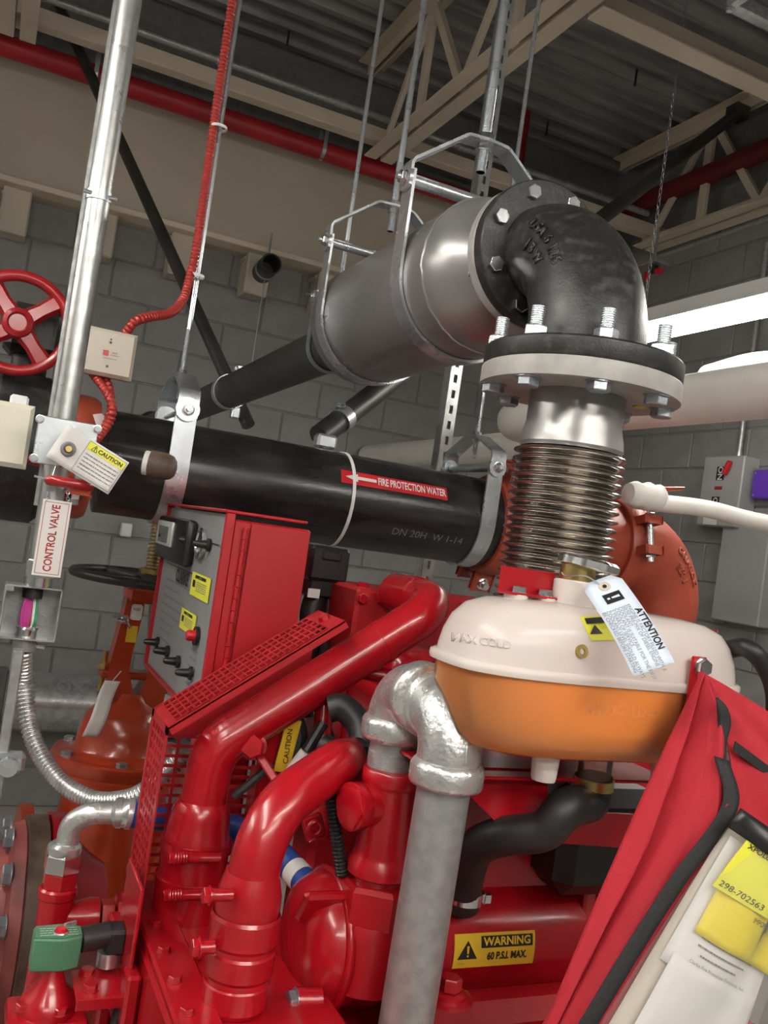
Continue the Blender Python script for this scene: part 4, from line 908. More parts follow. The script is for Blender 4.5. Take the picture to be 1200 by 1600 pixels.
# black devices behind the panel
bd = thing('pressure_switch', 'black plastic device mounted behind the red control box', 'device', D(505, 900, 1.62))
MB().box(D(505, 880, 1.62), (.075, .07, .062), bev=.006).box(D(500, 915, 1.62), (.06, .05, .04), bev=.004).box(D(515, 868, 1.60), (.04, .03, .02), bev=.004).build('housing', 'black_plastic', bd)
MB().box(D(490, 927, 1.58), (.022, .003, .016)).build('label_plate', 'white_print', bd)
MB().tube(crom([D(495, 925, 1.62), D(485, 960, 1.6), D(488, 1000, 1.58), D(470, 1050, 1.52), D(480, 1110, 1.46)]), .02, 12).build('cable_stem', 'rubber', bd)
MB().tube(crom([D(515, 930, 1.62), D(512, 975, 1.6), D(500, 1050, 1.5)]), .008, 10).build('cable', 'rubber', bd)
# ================================================================ belt guard
gd = thing('belt_guard', 'red perforated sheet metal belt guard with square holes', 'guard', (.3, 1.2, 1.08))
B_, C_ = V((.260, 1.154, 1.322)), V((.482, 1.154, 1.482)); GW = .110
lv = (C_-B_); ld = lv.normalized(); nd = EY.cross(ld)*-1
mrg = .007
MB().perf(B_+ld*.012+EY*mrg, ld*(lv.length-.036), EY*(GW-2*mrg), 24, 5, .76, .72, .002).build('top_sheet', 'red_matte', gd, smooth=0)
mb = MB(); up_ = ld.cross(EY)
up_ = up_ if up_.z > 0 else -up_
for o_, sx_, sy_ in ((B_+lv*.5+EY*mrg/2, lv.length, mrg), (B_+lv*.5+EY*(GW-mrg/2), lv.length, mrg), (B_+ld*.006+EY*GW/2, .012, GW), (C_-ld*.012+EY*GW/2, .024, GW)):
    mb.box(o_-up_*.001, (sx_, sy_, .0021), axes=(ld, EY, up_))
mb.build('top_border', 'red_matte', gd)
MB().box(B_+lv*.5-up_*.005+EY*.001, (lv.length, .002, .012), axes=(ld, EY, up_)).build('front_lip', 'red_matte', gd)
inst('guard_bolt', BOLT_R, gd, C_-ld*.012+EY*(GW*.5), up_, scale=.008)
SZ = 1.100
MB().perf(V((B_.x, B_.y+.012, SZ)), EY*(GW-.024), EZ*(B_.z-SZ-.010), 5, 15, .70, .70, .002).build('side_sheet', 'red_matte', gd, smooth=0)
mb = MB()
for o_, s_ in ((V((B_.x, B_.y+.006, (SZ+B_.z)/2)), (.002, .012, B_.z-SZ)), (V((B_.x, B_.y+GW-.006, (SZ+B_.z)/2)), (.002, .012, B_.z-SZ)), (V((B_.x, B_.y+GW/2, B_.z-.005)), (.002, GW, .010)), (V((B_.x, B_.y+GW/2, SZ-.014)), (.002, GW, .028))): mb.box(o_, s_)
mb.build('side_border', 'red_matte', gd)
for px_, py_ in ((205, 1357), (211, 1374)): inst('guard_bolt', BOLT_R, gd, PX(px_, py_, B_.x-.001), -EX, scale=.007)
bvv = B_.y+GW
mb = MB(); mb.perf(V((B_.x+.004, bvv, SZ-.01)), EX*.19, EZ*.195, 5, 14, .88, .66, .002); mb.build('back_sheet', 'red_matte', gd, smooth=0)
mb = MB(); mb.prism([(0, 0), (lv.x, lv.z), (lv.x, lv.z-.10), (.19, .145-.10), (.06, -.04), (0, -.035)], V((B_.x, bvv, B_.z)), EX, EZ, EY, .002); mb.build('back_plate', 'red_matte', gd, smooth=0)
# ================================================================ red pipes on the engine
bp_ = thing('charge_air_pipe', 'long red pipe rising diagonally under the perforated guard to a bend', 'pipe', PY(318, 1260, 1.20))
pv = 1.195
pts = [PY(315, 1262, pv), PY(338, 1168, pv), PY(690, 944, pv), PY(690, 944, pv)+V((.0, .165, 0))]
pts[1] = V((pts[0].x+.004, pv, pts[1].z))
MB().tube(resample(fillet(pts, .056, 14), .006), .0312, 32).build('pipe', 'red', bp_, smooth=60)
pe = pts[3]; de = (pts[3]-pts[2]).normalized(); pm_ = pts[2]+de*.095
MB().ringlathe([(.031, -.02), (.0332, -.02), (.0332, .02), (.031, .02)], pm_, de, 32).build('joint_sleeve', 'red', bp_)
q_ = pts[1].lerp(pts[2], .72); dq = (pts[2]-pts[1]).normalized()
MB().ringlathe([(.031, -.006), (.0325, -.006), (.0325, .006), (.031, .006)], q_, dq, 32).build('seam_ring', 'red', bp_)
pb = PY(315, 1262, pv); 
MB().lathe([(.031, .012), (.037, .004), (.0405, -.010), (.0425, -.03), (.0445, -.034), (.0455, -.05), (.0455, -.085), (.047, -.10), (.048, -.18)], pb, EZ, 40).build('hump_hose', 'red', bp_, smooth=50)
for dz in (-.048, -.096):
    MB().ringlathe([(.045, -.007), (.0485, -.007), (.0485, .007), (.045, .007)], pb+EZ*dz, EZ, 40).build('hose_clamp', 'red', bp_)
    cc = pb+V((-.012, -.052, dz)); MB().cyl(cc-EX*.012, cc+EX*.032, .0065, n=14).build('clamp_trunnion', 'red', bp_); mb = MB()
    for k in range(5): mb.torus(cc-EX*(.013+.0035*k), EX, .0062, .002, 16, 8)
    mb.build('clamp_spring', 'red', bp_); inst('clamp_bolt', BOLT_R, bp_, cc-EX*.029, -EX, scale=.0075)
p2 = thing('turbo_outlet_pipe', 'red bent pipe with a wide sleeve standing in front of the galvanised riser', 'pipe', (.336, .96, TZ))
pp = [V((.334, .96, TZ+.01)), PY(402, 1275, .96), D(528, 1192, 1.12), D(556, 1185, 1.22)]
pp[1].x = .336
MB().tube(resample(fillet(pp, .085, 14), .006), .0292, 32).build('pipe', 'red', p2, smooth=60)
s0 = V((.334, .96, TZ)); zt = PY(395, 1400, .96).z-TZ
MB().lathe([(.0355, 0), (.0378, .005), (.0378, .028), (.0365, .030), (.0365, .036), (.0388, .040), (.0388, .062), (.0372, .065), (.0372, .070), (.0395, .074), (.0395, .10), (.0375, .104), (.0375, zt-.022), (.0362, zt-.020), (.0368, zt-.008), (.0365, zt+.004), (.033, zt+.018), (.0295, zt+.028)], s0, EZ, 36).build('sleeve', 'red', p2, smooth=22)
cc = s0+V((-.030, -.03, .135)); MB().cyl(cc-EX*.028, cc, .007, n=14).build('clamp_trunnion', 'red', p2); inst('clamp_bolt', BOLT_R, p2, cc-EX*.024, -EX, scale=.009)
cc = s0+V((-.038, -.02, .075)); MB().cyl(cc-EX*.018, cc, .0075, n=14).build('clamp_trunnion', 'red', p2); inst('clamp_bolt', BOLT_R, p2, cc-EX*.016, -EX, scale=.010)
# ================================================================ heat exchanger with tee
HV, HZ, HR = 1.03, 1.102, .0735
hx = thing('heat_exchanger', 'red cylindrical heat exchanger with yellow warning label', 'heat exchanger', (.7, HV, HZ-HR))
MB().lathe([(.060, 0), (HR, .004), (HR, .60), (.06, .605)], (.50, HV, HZ), EX, 56).build('shell', 'red', hx)
MB().lathe([(.0, 0), (.045, .002), (.066, .012), (.077, .03), (.081, .05), (.081, .062), (.0795, .064), (.0795, .085), (.081, .087), (.081, .10), (.07, .104)], (.420, HV, HZ), EX, 48).build('end_bonnet', 'red', hx, smooth=45)
MB().torus((.465, HV, HZ), EX, .0795, .006, 48, 10).build('casting_ring', 'red', hx, smooth=60)
MB().box((.438, HV-.035, HZ+.055), (.055, .012, .05), rot=Matrix.Rotation(.6, 3, 'X'), bev=.004).build('casting_rib', 'red', hx)
TU, TV = .503, .985
MB().lathe([(.050, -.07), (.047, 0), (.044, .008)], (TU, TV, 1.140), EZ, 36).build('saddle_boss', 'red', hx)
fnh = lambda r: cylfn((0, HV, HZ), r, 0, 0)
def on_hx(x, y, r=HR):
    r_ = ray(x, y); a = r_.y**2+r_.z**2; b_ = 2*(r_.y*(CAM.y-HV)+r_.z*(CAM.z-HZ)); c_ = (CAM.y-HV)**2+(CAM.z-HZ)**2-r*r
    t_ = (-b_-math.sqrt(max(0, b_*b_-4*a*c_)))/(2*a); p = CAM+r_*t_; return p.x, math.atan2(p.z-HZ, HV-p.y)
u0, a0 = on_hx(709, 1489); u1, a1 = on_hx(835, 1478); am = (a0+a1)/2; _, at_ = on_hx(770, 1457); _, ab_ = on_hx(775, 1509); hh_ = (at_-ab_)*HR/2; Lw = (u1-u0)/2
f1 = cylfn((0, HV, HZ), HR+.0012, am, (u0+u1)/2); f2 = cylfn((0, HV, HZ), HR+.0020, am, (u0+u1)/2); f3 = cylfn((0, HV, HZ), HR+.0026, am, (u0+u1)/2)
mb = MB(); mb.rings([[f1(x, -hh_+2*hh_*j/6) for j in range(7)] for x in (-Lw, Lw)], closed_u=False); wl_ = mb.build('pressure_label', 'amber_label', hx)
mb = MB(); mb.rings([[f2(x, hh_*(.15+.68*j/4)) for j in range(5)] for x in (-Lw*.36, Lw*.93)], closed_u=False); mb.build('label_header', 'ink', wl_)
text('WARNING', hh_*.66, lambda x, y: f3(x+Lw*.285, y+hh_*.49), 'lettering', 'amber_label', wl_, bold=.0004, sx=1.06)
text('60 P.S.I. MAX.', hh_*.62, lambda x, y: f2(x+Lw*.30, y-hh_*.36), 'lettering', 'ink', wl_, bold=.0005, sx=.80)
mb = MB(); mb.poly([f2(-Lw*.92, -hh_*.45), f2(-Lw*.44, -hh_*.45), f2(-Lw*.68, hh_*.62)]); mb.build('hazard_triangle', 'ink', wl_, smooth=0, norm=False)
mb = MB(); mb.poly([f3(-Lw*.70, -hh_*.12), f3(-Lw*.66, -hh_*.12), f3(-Lw*.65, hh_*.32), f3(-Lw*.71, hh_*.32)]); rect(mb, f3, -Lw*.70, -hh_*.32, -Lw*.66, -hh_*.20); mb.build('hazard_mark', 'amber_label', wl_, smooth=0, norm=False)
text('C13198', hh_*.14, lambda x, y: f2(x-Lw*.82, y-hh_*.72), 'lettering', 'ink_soft', wl_)
# red tee with bushing and plug
te = thing('pipe_tee', 'red painted pipe tee with hexagon bushing under the galvanised elbows', 'pipe tee', (TU, TV, 1.17))
MB().hexp((TU, TV, 1.146), EZ, .048, .045, up=EX).build('hex_bushing', 'red', te, smooth=25)
MB().cyl((TU, TV, 1.189), (TU, TV, 1.202), .031).build('nipple', 'red', te)
MB().lathe([(.036, 0), (.040, .003), (.040, .017), (.035, .023), (.0345, .030), (.0345, .105), (.0365, .110), (.0375, .112), (.0375, .126), (.036, .128), (.030, .128)], (TU, TV, 1.198), EZ, 40).build('body', 'red', te, smooth=45)
MB().lathe([(.026, .0), (.025, .035), (.028, .038), (.028, .052), (.022, .053)], (TU-.006, TV, 1.283), V((-1, -.25, .0)), 32).build('side_outlet', 'red', te, smooth=45)
MB().hexp(V((TU, TV, 1.283))+V((-1, -.25, 0)).normalized()*.056, V((-1, -.25, 0)), .026, .006, up=EZ).build('plug', 'red', te)
# ================================================================ galvanised riser
GU, GV_ = .5145, .877; GZ = 1.418
ga = thing('galvanised_riser', 'galvanised pipe riser with two malleable elbows looping over at the top', 'pipe', (GU, GV_, 0))
MB().tube([(GU-.03, GV_, 0), (GU, GV_, GZ-.04)], .0302, 36).build('riser', 'galv', ga)
def elbow(cu, cv, cz, dirn, name, m='galv_cast', R=.045, drop=.080):   # turns from vertical (below) to +/-v
    c = V((cu, cv+dirn*R, cz-R)); pth = [V((cu, cv, cz-drop+.014)), V((cu, cv, cz-R+.001))]+[c+V((0, -dirn*R*math.cos(PI/2*i/12), R*math.sin(PI/2*i/12))) for i in range(1, 13)]+[V((cu, cv+dirn*.060, cz))]
    b = MB().tube(pth, .0365, 36).build(name, m, ga, smooth=60)
    MB().lathe([(.036, 0), (.0405, .002), (.042, .006), (.042, .022), (.040, .026), (.0365, .030)], V((cu, cv, cz-drop)), EZ, 40).build('collar', m, b, smooth=50)
    MB().lathe([(.036, -.012), (.040, -.008), (.042, -.004), (.042, .010), (.0405, .014), (.036, .016)], V((cu, cv+dirn*.055, cz)), EY*dirn, 40).build('collar', m, b, smooth=50)
    q = [c+V((.0, -dirn*(R+.0365)*math.cos(PI/2*i/14), (R+.0365)*math.sin(PI/2*i/14))) for i in range(15)]; MB().tube(q, .0016, 6).build('mould_seam', m, b)
    return b
elbow(GU, GV_, GZ, 1, 'near_elbow'); elbow(TU, TV+.012, GZ+.006, -1, 'far_elbow', drop=.066)
MB().tube([(GU, GV_+.05, GZ), (TU, TV-.03, GZ-.002)], .0302, 32).build('close_nipple', 'galv', ga)
MB().tube([(GU, GV_+.062, GZ), (GU, GV_+.068, GZ)], .0335, 32).build('sealant_ring', 'white_print', ga)
pf = []; z = 1.322
MB().tube([(TU, TV+.008, 1.312), (TU, TV+.010, GZ-.06)], .0290, 32).build('drop_nipple', 'galv', ga)
while z < 1.345: pf += [(.0288, z), (.0305, z+.0012), (.0288, z+.0024)]; z += .0024
MB().lathe(pf, (TU, TV+.008, 0), EZ, 24).build('thread', 'galv_bright', ga, smooth=20)
# ================================================================ coolant tank
KU, KV = .688, .874; KZ = 1.482; HU_, HV_ = .196, .088
tk = thing('coolant_tank', 'translucent plastic coolant tank half filled with orange coolant', 'tank', (KU, KV, 1.36))
def sup(s, z, n=56, e=.62, du=0.):
    r = []
    for j in range(n):
        a = 2*PI*j/n; c, s_ = math.cos(a), math.sin(a)
        wav = 1-.020*max(0, math.cos(3*c*2.1))*(1 if z < KZ else .25)*(1 if abs(s_) > .5 else 0)
        r.append(V((KU+HU_*s*math.copysign(abs(c)**e, c)+du, KV+HV_*(s if s > .5 else s)*wav*math.copysign(abs(s_)**e, s_), z)))
    return r
low = [(.60, 1.390), (.80, 1.391), (.89, 1.395), (.945, 1.405), (.970, 1.423), (.980, 1.452), (.985, KZ)]
dome = [(.99, KZ), (.985, KZ+.012), (.966, KZ+.029), (.925, KZ+.047), (.85, KZ+.062), (.73, KZ+.071), (.55, KZ+.075), (.25, KZ+.0765), (.02, KZ+.077)]
lower = MB().rings([sup(s, z) for s, z in low], cap1=False).build('lower_shell', 'milky_low', tk, smooth=60)
upper = MB().rings([sup(s, z) for s, z in dome], cap0=False).build('upper_shell', 'milky', tk, smooth=60)
MB().rings([sup(s*.985, z+.0015*(1 if i == 0 else 0)) for i, (s, z) in enumerate(low[:-1]+[(.985, KZ-.006)])]).build('coolant', 'coolant', tk, smooth=60)
MB().rings([sup(.985, KZ-.006), sup(1.025, KZ-.005), sup(1.03, KZ-.001), sup(1.025, KZ+.004), sup(1.0, KZ+.006), sup(.985, KZ+.006)], cap0=False, cap1=False).build('seam_lip', 'milky', tk, smooth=60)
bvt = BVHTree.FromPolygons([v.co.copy() for v in upper.data.vertices], [list(p.vertices) for p in upper.data.polygons])
def on_tank(x, y, off=.0012):
    h = bvt.ray_cast(CAM, ray(x, y).normalized())
    return (h[0]+(-ray(x, y).normalized())*off) if h[0] else D(x, y, .98)
nk = D(902, 940, 1.05); nk = V((nk.x, KV-.005, KZ+.066))
MB().lathe([(.036, -.004), (.030, .002), (.0265, .006), (.0265, .036), (.0245, .038)], nk, EZ, 32).build('filler_neck', 'milky', tk)
MB().lathe([(.021, .034), (.021, .056)], nk, EZ, 24).build('cap_collar', 'brass', tk)
mb = MB(); x_, y_, a_ = frame(V((.10, -.05, 1)))
def capring(r, h): return [nk+EZ*.053+V((.010, -.004, 0))+a_*h+(x_*math.cos(2*PI*j/48)+y_*math.sin(2*PI*j/48))*(r*(1+.055*math.cos(8*2*PI*j/48))) for j in range(48)]
mb.rings([capring(.031, 0), capring(.035, .002), capring(.035, .010), capring(.031, .013), capring(.012, .0145), capring(.001, .0145)]); mb.build('radiator_cap', 'chrome', tk, smooth=40)
bk = V((nk.x-.055, KV+.012, KZ+.079))
b_ = MB().box(bk+V((-.002, 0, .014)), (.076, .003, .032), bev=.001).box(bk+V((-.002, -.010, .0005)), (.076, .022, .003), bev=.001).box(bk+V((.040, -.012, .006)), (.004, .022, .03), bev=.001).build('top_bracket', 'red', tk)
for dx in (-.018, .018): inst('bracket_bolt', BOLT_Z, tk, bk+V((dx, -.010, .002)), EZ, scale=.0085)
MB().cyl(bk+V((-.02, -.008, -.02)), bk+V((-.02, -.008, 0)), .014).cyl(bk+V((.02, -.008, -.02)), bk+V((.02, -.008, 0)), .014).build('mounting_post', 'milky', tk)
MB().box(V((nk.x+.063, KV+.005, KZ+.075)), (.020, .04, .016), bev=.003).build('mounting_pad', 'milky', tk)
p = on_tank(908, 1018, 0.); nrm = V((0, -1, .25)).normalized()
MB().ringlathe([(.0035, -.004), (.0075, -.004), (.0075, .003), (.0035, .003)], p, nrm, 20).build('sight_fitting', 'brass', tk); MB().cyl(p-nrm*.004, p-nrm*.003, .0036, n=12).build('fitting_hole', 'ink', tk)
mb = MB(); mb.grid(lambda i, j: on_tank(906+i*50+j*18, 963-3*i+38*j+i*2), 6, 5); yt = mb.build('warning_label', 'label_yellow', tk, norm=False)
mb = MB(); mb.grid(lambda i, j: on_tank(913+i*40+j*4, 966-3*i+9*j, .0022), 5, 2); mb.build('label_header', 'ink', yt, norm=False)
mb = MB(); mb.poly([on_tank(922, 991, .0026), on_tank(942, 990, .0026), on_tank(929, 976, .0026)]); mb.build('hazard_triangle', 'ink', yt, smooth=0, norm=False)
def embossed(word, px_, py_, size, r, k=1.0):
    c = on_tank(px_, py_, 0); text(word, size, lambda x, y: on_tank(px_+x*1300, py_+x*175-y*1300, .0008), 'embossing', 'milky', tk, bold=.0004, raised=.0008)
embossed('MAX COLD', 752, 1002, .014, 0)
def lowfn(px_, py_):
    def f(x, y):
        z = PY(px_, py_, KV-HV_).z+y; u = PY(px_, py_, KV-HV_).x+x
        return V((u, KV-HV_*.985-.0012, z))
    return f
text('MIN COLD ->', .017, lowfn(975, 1113), 'embossing', 'milky_low', tk, bold=.0004)
# strap and bolt, outlet
p = PY(1092, 1050, KV-HV_-.004); MB().box(p+V((-.002, .0, -.02)), (.022, .004, .075), bev=.0015).build('side_strap', 'red', tk); inst('strap_bolt', BOLT_Z, tk, p+V((.001, -.002, .006)), -EY, scale=.0098)
MB().cyl((KU+HU_*.92, KV+.0, KZ+.035), (KU+HU_*1.06, KV, KZ+.038), .010).build('vent_spout', 'zinc', tk)
for px_ in (853, 1040):
    p = PY(px_, 1185, KV-.035); MB().lathe([(.0165, 0), (.0145, -.03), (.0135, -.034)], (p.x, KV-.035, 1.393), EZ, 24).build('foot', 'milky', tk)
MB().cyl((KU+.02, KV-.01, 1.393), (KU+.02, KV-.01, 1.35), .020).build('outlet', 'milky_low', tk)
# tag on the filler neck
at = thing('attention_tag', 'pale blue card tag with printed notice hanging on the tank neck', 'tag', D(950, 920, .99))
A_, Bq = D(936, 905, 1.0), D(1022, 1046, .905); axl = (Bq-A_); axw = (D(968, 895, .98)-D(912, 912, .98)); axw = axw-axl.normalized()*axw.dot(axl.normalized()); axw = axw.normalized()
wl2, hw2 = axl.length, .0222
def atfn(s, w): return A_+axl.normalized()*s+axw*w+V((0, -.006, 0))*math.sin(PI*s/wl2)
mb = MB(); mb.grid(lambda i, j: atfn(wl2*j, hw2*(2*i-1)*(min(1, .62+j*6))), 4, 14); mb.build('card', 'paper_blue', at, solid=.0006)
nf = axl.cross(axw).normalized(); nf = nf if nf.y < 0 else -nf
MB().torus(atfn(.012, 0)+nf*.0006, nf, .0055, .0012, 20, 6).cyl(atfn(.012, 0)+nf*.0004, atfn(.012, 0)+nf*.0008, .0058).build('eyelet', 'cream', at)
MB().cyl(atfn(.012, 0)+nf*.0008, atfn(.012, 0)+nf*.0014, .0024).build('eyelet_hole', 'ink', at)
atx = lambda x, y: atfn(wl2*.5+x, y)+nf*.0009
mb = MB(); mb.poly([atx(-wl2*.33, -.009), atx(-wl2*.23, -.009), atx(-wl2*.23, .011), atx(-wl2*.33, .011)]); mb.build('symbol_square', 'ink', at, smooth=0, norm=False)
mb = MB(); aty = lambda x, y: atx(x, y)+nf*.0004; mb.poly([aty(-wl2*.29, .008), aty(-wl2*.265, .008), aty(-wl2*.27, -.001), aty(-wl2*.285, -.001)]); rect(mb, aty, -wl2*.287, -.006, -wl2*.268, -.003); mb.build('symbol_mark', 'paper_blue', at, smooth=0, norm=False)
text('ATTENTION', .0105, lambda x, y: atx(x+wl2*.12, y+.0165), 'lettering', 'ink', at, bold=.0003)
for i, s_ in enumerate(('ENGINE IS FACTORY FILLED WITH A', '50/50 PRE-MIX OF DIESEL ENGINE', 'COOLANT.', 'COOLANT IS SUITABLE FOR THE FIRST', '2 YEARS OF SERVICE.', 'COOLANT LEVEL SHOULD ALWAYS', 'BE CHECKED BEFORE STARTING')):
    text(s_, .0058, lambda x, y: atx(x-wl2*.17, y+.0095-.0046*i), 'lettering', 'ink_soft', at, align='LEFT')
MB().tube(crom([atfn(.012, 0)-nf*.002, D(915, 900, 1.0), D(885, 900, 1.03), nk+V((-.03, -.01, .045))]), .0008, 5).build('string', 'zinc', at)
# tank bracket
br = thing('tank_bracket', 'red folded steel bracket carrying the coolant tank', 'bracket', (KU, KV, 1.2))
MB().box((KU-.02, KV+.06, 1.352), (.34, .14, .004), bev=.001).build('shelf', 'red', br)
mb = MB(); f0, f1_ = PY(752, 1205, KV-.01), PY(1010, 1215, KV-.01)
out = [(-.115, 0), (-.005, .0), (.005, -.008), (.012, -.04), (.022, -.05), (.20, -.055), (.20, -.10), (-.03, -.085), (-.09, -.04), (-.115, -.02)]
MB().prism(out, V((KU-.03, KV+.02, 1.356)), EX, EZ, EY, .004).build('front_web', 'red', br)
MB().box((KU-.11, KV+.11, 1.17), (.02, .05, .32), bev=.004).build('upright', 'red', br); MB().box((KU+.13, KV+.12, 1.17), (.02, .05, .32), bev=.004).build('upright', 'red', br)
MB().box((KU+.02, KV+.13, 1.22), (.30, .004, .22)).build('back_web', 'red', br)
inst('bracket_bolt', BOLT_Z, br, PY(852, 1212, KV+.019), -EZ, scale=.009)
# coolant hoses
hs_ = thing('coolant_hose', 'thick black rubber hose bending from under the tank to the red cylinder', 'hose', (.66, .9, 1.2))
h0 = V((KU+.02, KV-.01, 1.358)); MB().tube(resample(crom([h0, h0-EZ*.03, D(885, 1262, 1.03), D(850, 1298, 1.03), D(790, 1306, 1.05), D(748, 1322, 1.075), D(730, 1360, 1.10), D(722, 1412, 1.125)], 10), .006), .0225, 28).build('hose', 'rubber', hs_, smooth=60)
MB().ringlathe([(.022, -.006), (.0245, -.006), (.0245, .006), (.022, .006)], h0-EZ*.008, EZ, 30).build('hose_clamp', 'brass', hs_)
q_ = D(725, 1398, 1.118); MB().ringlathe([(.0225, -.007), (.0245, -.007), (.0245, .007), (.0225, .007)], q_, EZ, 28).box(q_+V((.026, -.01, 0)), (.012, .012, .014), bev=.002).build('hose_clamp', 'chrome', hs_)
MB().tube(resample(crom([(KU+HU_*1.04, KV, KZ+.038), D(1165, 1012, 1.08), D(1196, 1042, 1.08), D(1212, 1090, 1.08), D(1205, 1170, 1.08), D(1190, 1260, 1.1), D(1150, 1400, 1.15)], 8), .006), .0115, 18).build('vent_hose', 'rubber', label='black rubber hose arching from the right end of the tank', cat='hose', smooth=60)
# corrugated black loom by the tee
mb = MB(); corrug(mb, crom([D(515, 1228, 1.12), D(520, 1265, 1.10), D(528, 1320, 1.09), D(535, 1368, 1.09)], 8), .0085, .0045, .2, 12); lo = mb.build('wiring_loom', 'black_plastic', label='ribbed black wiring loom hanging beside the red tee', cat='cable')
MB().box(D(518, 1220, 1.12), (.026, .022, .034), bev=.004).build('connector', 'black_plastic', lo)
# blue hose
bh_ = thing('blue_hose', 'blue braided hose with silver end fitting looping behind the red pipes', 'hose', D(205, 1270, 1.24))
MB().tube(crom([D(206, 1272, 1.26), D(250, 1277, 1.275), D(300, 1282, 1.30), D(370, 1296, 1.28), D(430, 1330, 1.24), D(455, 1355, 1.22), D(487, 1390, 1.18)], 10), .0185, 22).build('hose', 'blue_hose', bh_, smooth=60)
a_, b_ = D(455, 1355, 1.22), D(487, 1390, 1.18); MB().tube([a_.lerp(b_, .15), a_.lerp(b_, .55)], .0192, 22).build('white_band', 'white_print', bh_)
MB().tube([b_, D(497, 1400, 1.17), D(514, 1414, 1.15)], [.019, .0205, .018], 22).build('ferrule', 'chrome', bh_)
a_ = D(206, 1272, 1.26)
sp_ = [D(180, 1270, 1.255), D(140, 1272, 1.245), D(112, 1290, 1.24), D(104, 1325, 1.24)]
MB().tube([a_, D(199, 1271, 1.258), D(198, 1271, 1.258), D(191, 1270, 1.257), D(190, 1270, 1.257), D(182, 1270, 1.255), D(178, 1270, 1.255)], [.0215, .0215, .0195, .0195, .021, .021, .016], 24).build('crimp_sleeve', 'galv_bright', bh_)
MB().tube(crom(sp_, 10), .0152, 22).build('bent_tube', 'galv_cast', bh_, smooth=60)
pz = D(102, 1318, 1.24); MB().lathe([(.0225, 0), (.0235, .004), (.0225, .010), (.0175, .014)], pz-EZ*.012, EZ, 28).build('swivel_collar', 'galv_bright', bh_)
MB().hexp(pz-EZ*.036, EZ, .0255, .025, up=EX).build('swivel_nut', 'chrome', bh_, smooth=25)
# ================================================================ fittings at the lower left
lf_ = thing('cooling_loop_tee', 'red painted tee and union below the bent silver hose end', 'pipe tee', pz-EZ*.2)
q = pz-EZ*.036
MB().hexp(q-EZ*.022, EZ, .024, .022, up=EX).build('hex_adapter', 'red', lf_, smooth=25)
MB().lathe([(.024, 0), (.0265, -.003), (.0265, -.013), (.0235, -.016), (.0235, -.10), (.025, -.11)], q-EZ*.022, EZ, 28).build('body', 'red', lf_)
t0 = q+V((.0, 0, -.066)); MB().lathe([(.018, .005), (.020, .025), (.025, .045), (.025, .058), (.018, .060)], t0, EX, 28).build('branch', 'red', lf_); MB().hexp(t0+EX*.062, EX, .022, .018).build('union_nut', 'red', lf_); MB().hexp(t0+EX*.082, EX, .029, .018).build('union_ring', 'red', lf_)
MB().tube([t0+EX*.098, t0+EX*.16], .018, 18).build('nipple', 'red', lf_)
MB().tube([q-EZ*.10, V((q.x-.012, q.y+.01, q.z-.75))], .0235, 20).build('lower_pipe', 'red', lf_)
sv = thing('solenoid_valve', 'green solenoid coil housing with red button on the red cooling loop', 'solenoid valve', D(90, 1500, 1.12))
gc_ = D(88, 1480, 1.10)
mb = MB(); ol = [(-.030, -.016), (.006, -.020), (.028, -.012), (.030, .012), (.012, .022), (-.028, .018)]
mb.prism(ol, gc_-EZ*.0215, EX, EY, EZ, .040); ob_ = mb.build('coil_housing', 'green_box', sv); md = ob_.modifiers.new('soft', 'BEVEL'); md.width = .0025; md.segments = 2
MB().prism([(x*.92, y*.9) for x, y in ol], gc_+EZ*.0187, EX, EY, EZ, .001).build('top_label', 'green_box', sv)
bars([(-.022, .022, -.012+.006*i) for i in range(4)], lambda x, y: gc_+V((x, y, .0205)), .0014, 'label_print', 'white_print', sv)
MB().lathe([(.0085, 0), (.0085, .002), (.0065, .003), (.006, .006)], gc_+V((.002, -.004, .0195)), EZ, 18).build('button', 'sticker_red', sv); MB().torus(gc_+V((.002, -.004, .0205)), EZ, .0082, .0014, 20, 6).build('button_ring', 'zinc', sv)
MB().box(gc_+V((.013, .004, .026)), (.016, .003, .005), rot=.5).build('clip', 'zinc', sv)
MB().tube([gc_+V((.028, .004, .006)), gc_+V((.062, .010, .008))], .0155, 14).box(gc_+V((.072, .012, .002)), (.024, .035, .032), bev=.004).build('cable_entry', 'rubber', sv)
MB().cyl(gc_+V((.066, .010, -.012)), gc_+V((.066, .010, -.03)), .014).build('gland', 'zinc', sv)
MB().lathe([(.036, 0), (.036, .006), (.03, .018), (.018, .03), (.012, .05)], gc_-EZ*.074, EZ, 30).build('valve_bonnet', 'red', sv)
for k in range(4): a = .4+k*PI/2; inst('bonnet_bolt', BOLT_R, sv, gc_+V((.032*math.cos(a), .032*math.sin(a), -.066)), EZ, scale=.0085)
MB().box(gc_-EZ*.082, (.094, .075, .018), bev=.008, seg=2).build('valve_flange', 'red', sv)
MB().tube([gc_+V((-.03, -.01, -.12)), gc_+V((.03, -.01, -.12))], .024, 20).box(gc_+V((0, 0, -.115)), (.05, .05, .06), bev=.01).build('valve_body', 'red', sv)
MB().tube([gc_+V((0, 0, -.13)), gc_+V((0, 0, -.9))], .02, 18).build('feed_pipe', 'red', sv)
rb_ = thing('loop_bracket', 'red bent mounting plate beside the green solenoid', 'bracket', D(170, 1500, 1.12))
pk = D(190, 1420, 1.13); MB().box(pk+V((.012, .0, -.05)), (.005, .10, .19), bev=.0015).build('upright_plate', 'red', rb_)
MB().box(pk+V((-.018, -.02, -.083)), (.060, .07, .004), bev=.001).build('foot_plate', 'red', rb_)
MB().box(pk+V((-.02, -.055, -.088)), (.055, .004, .014), bev=.001).build('foot_lip', 'red', rb_)
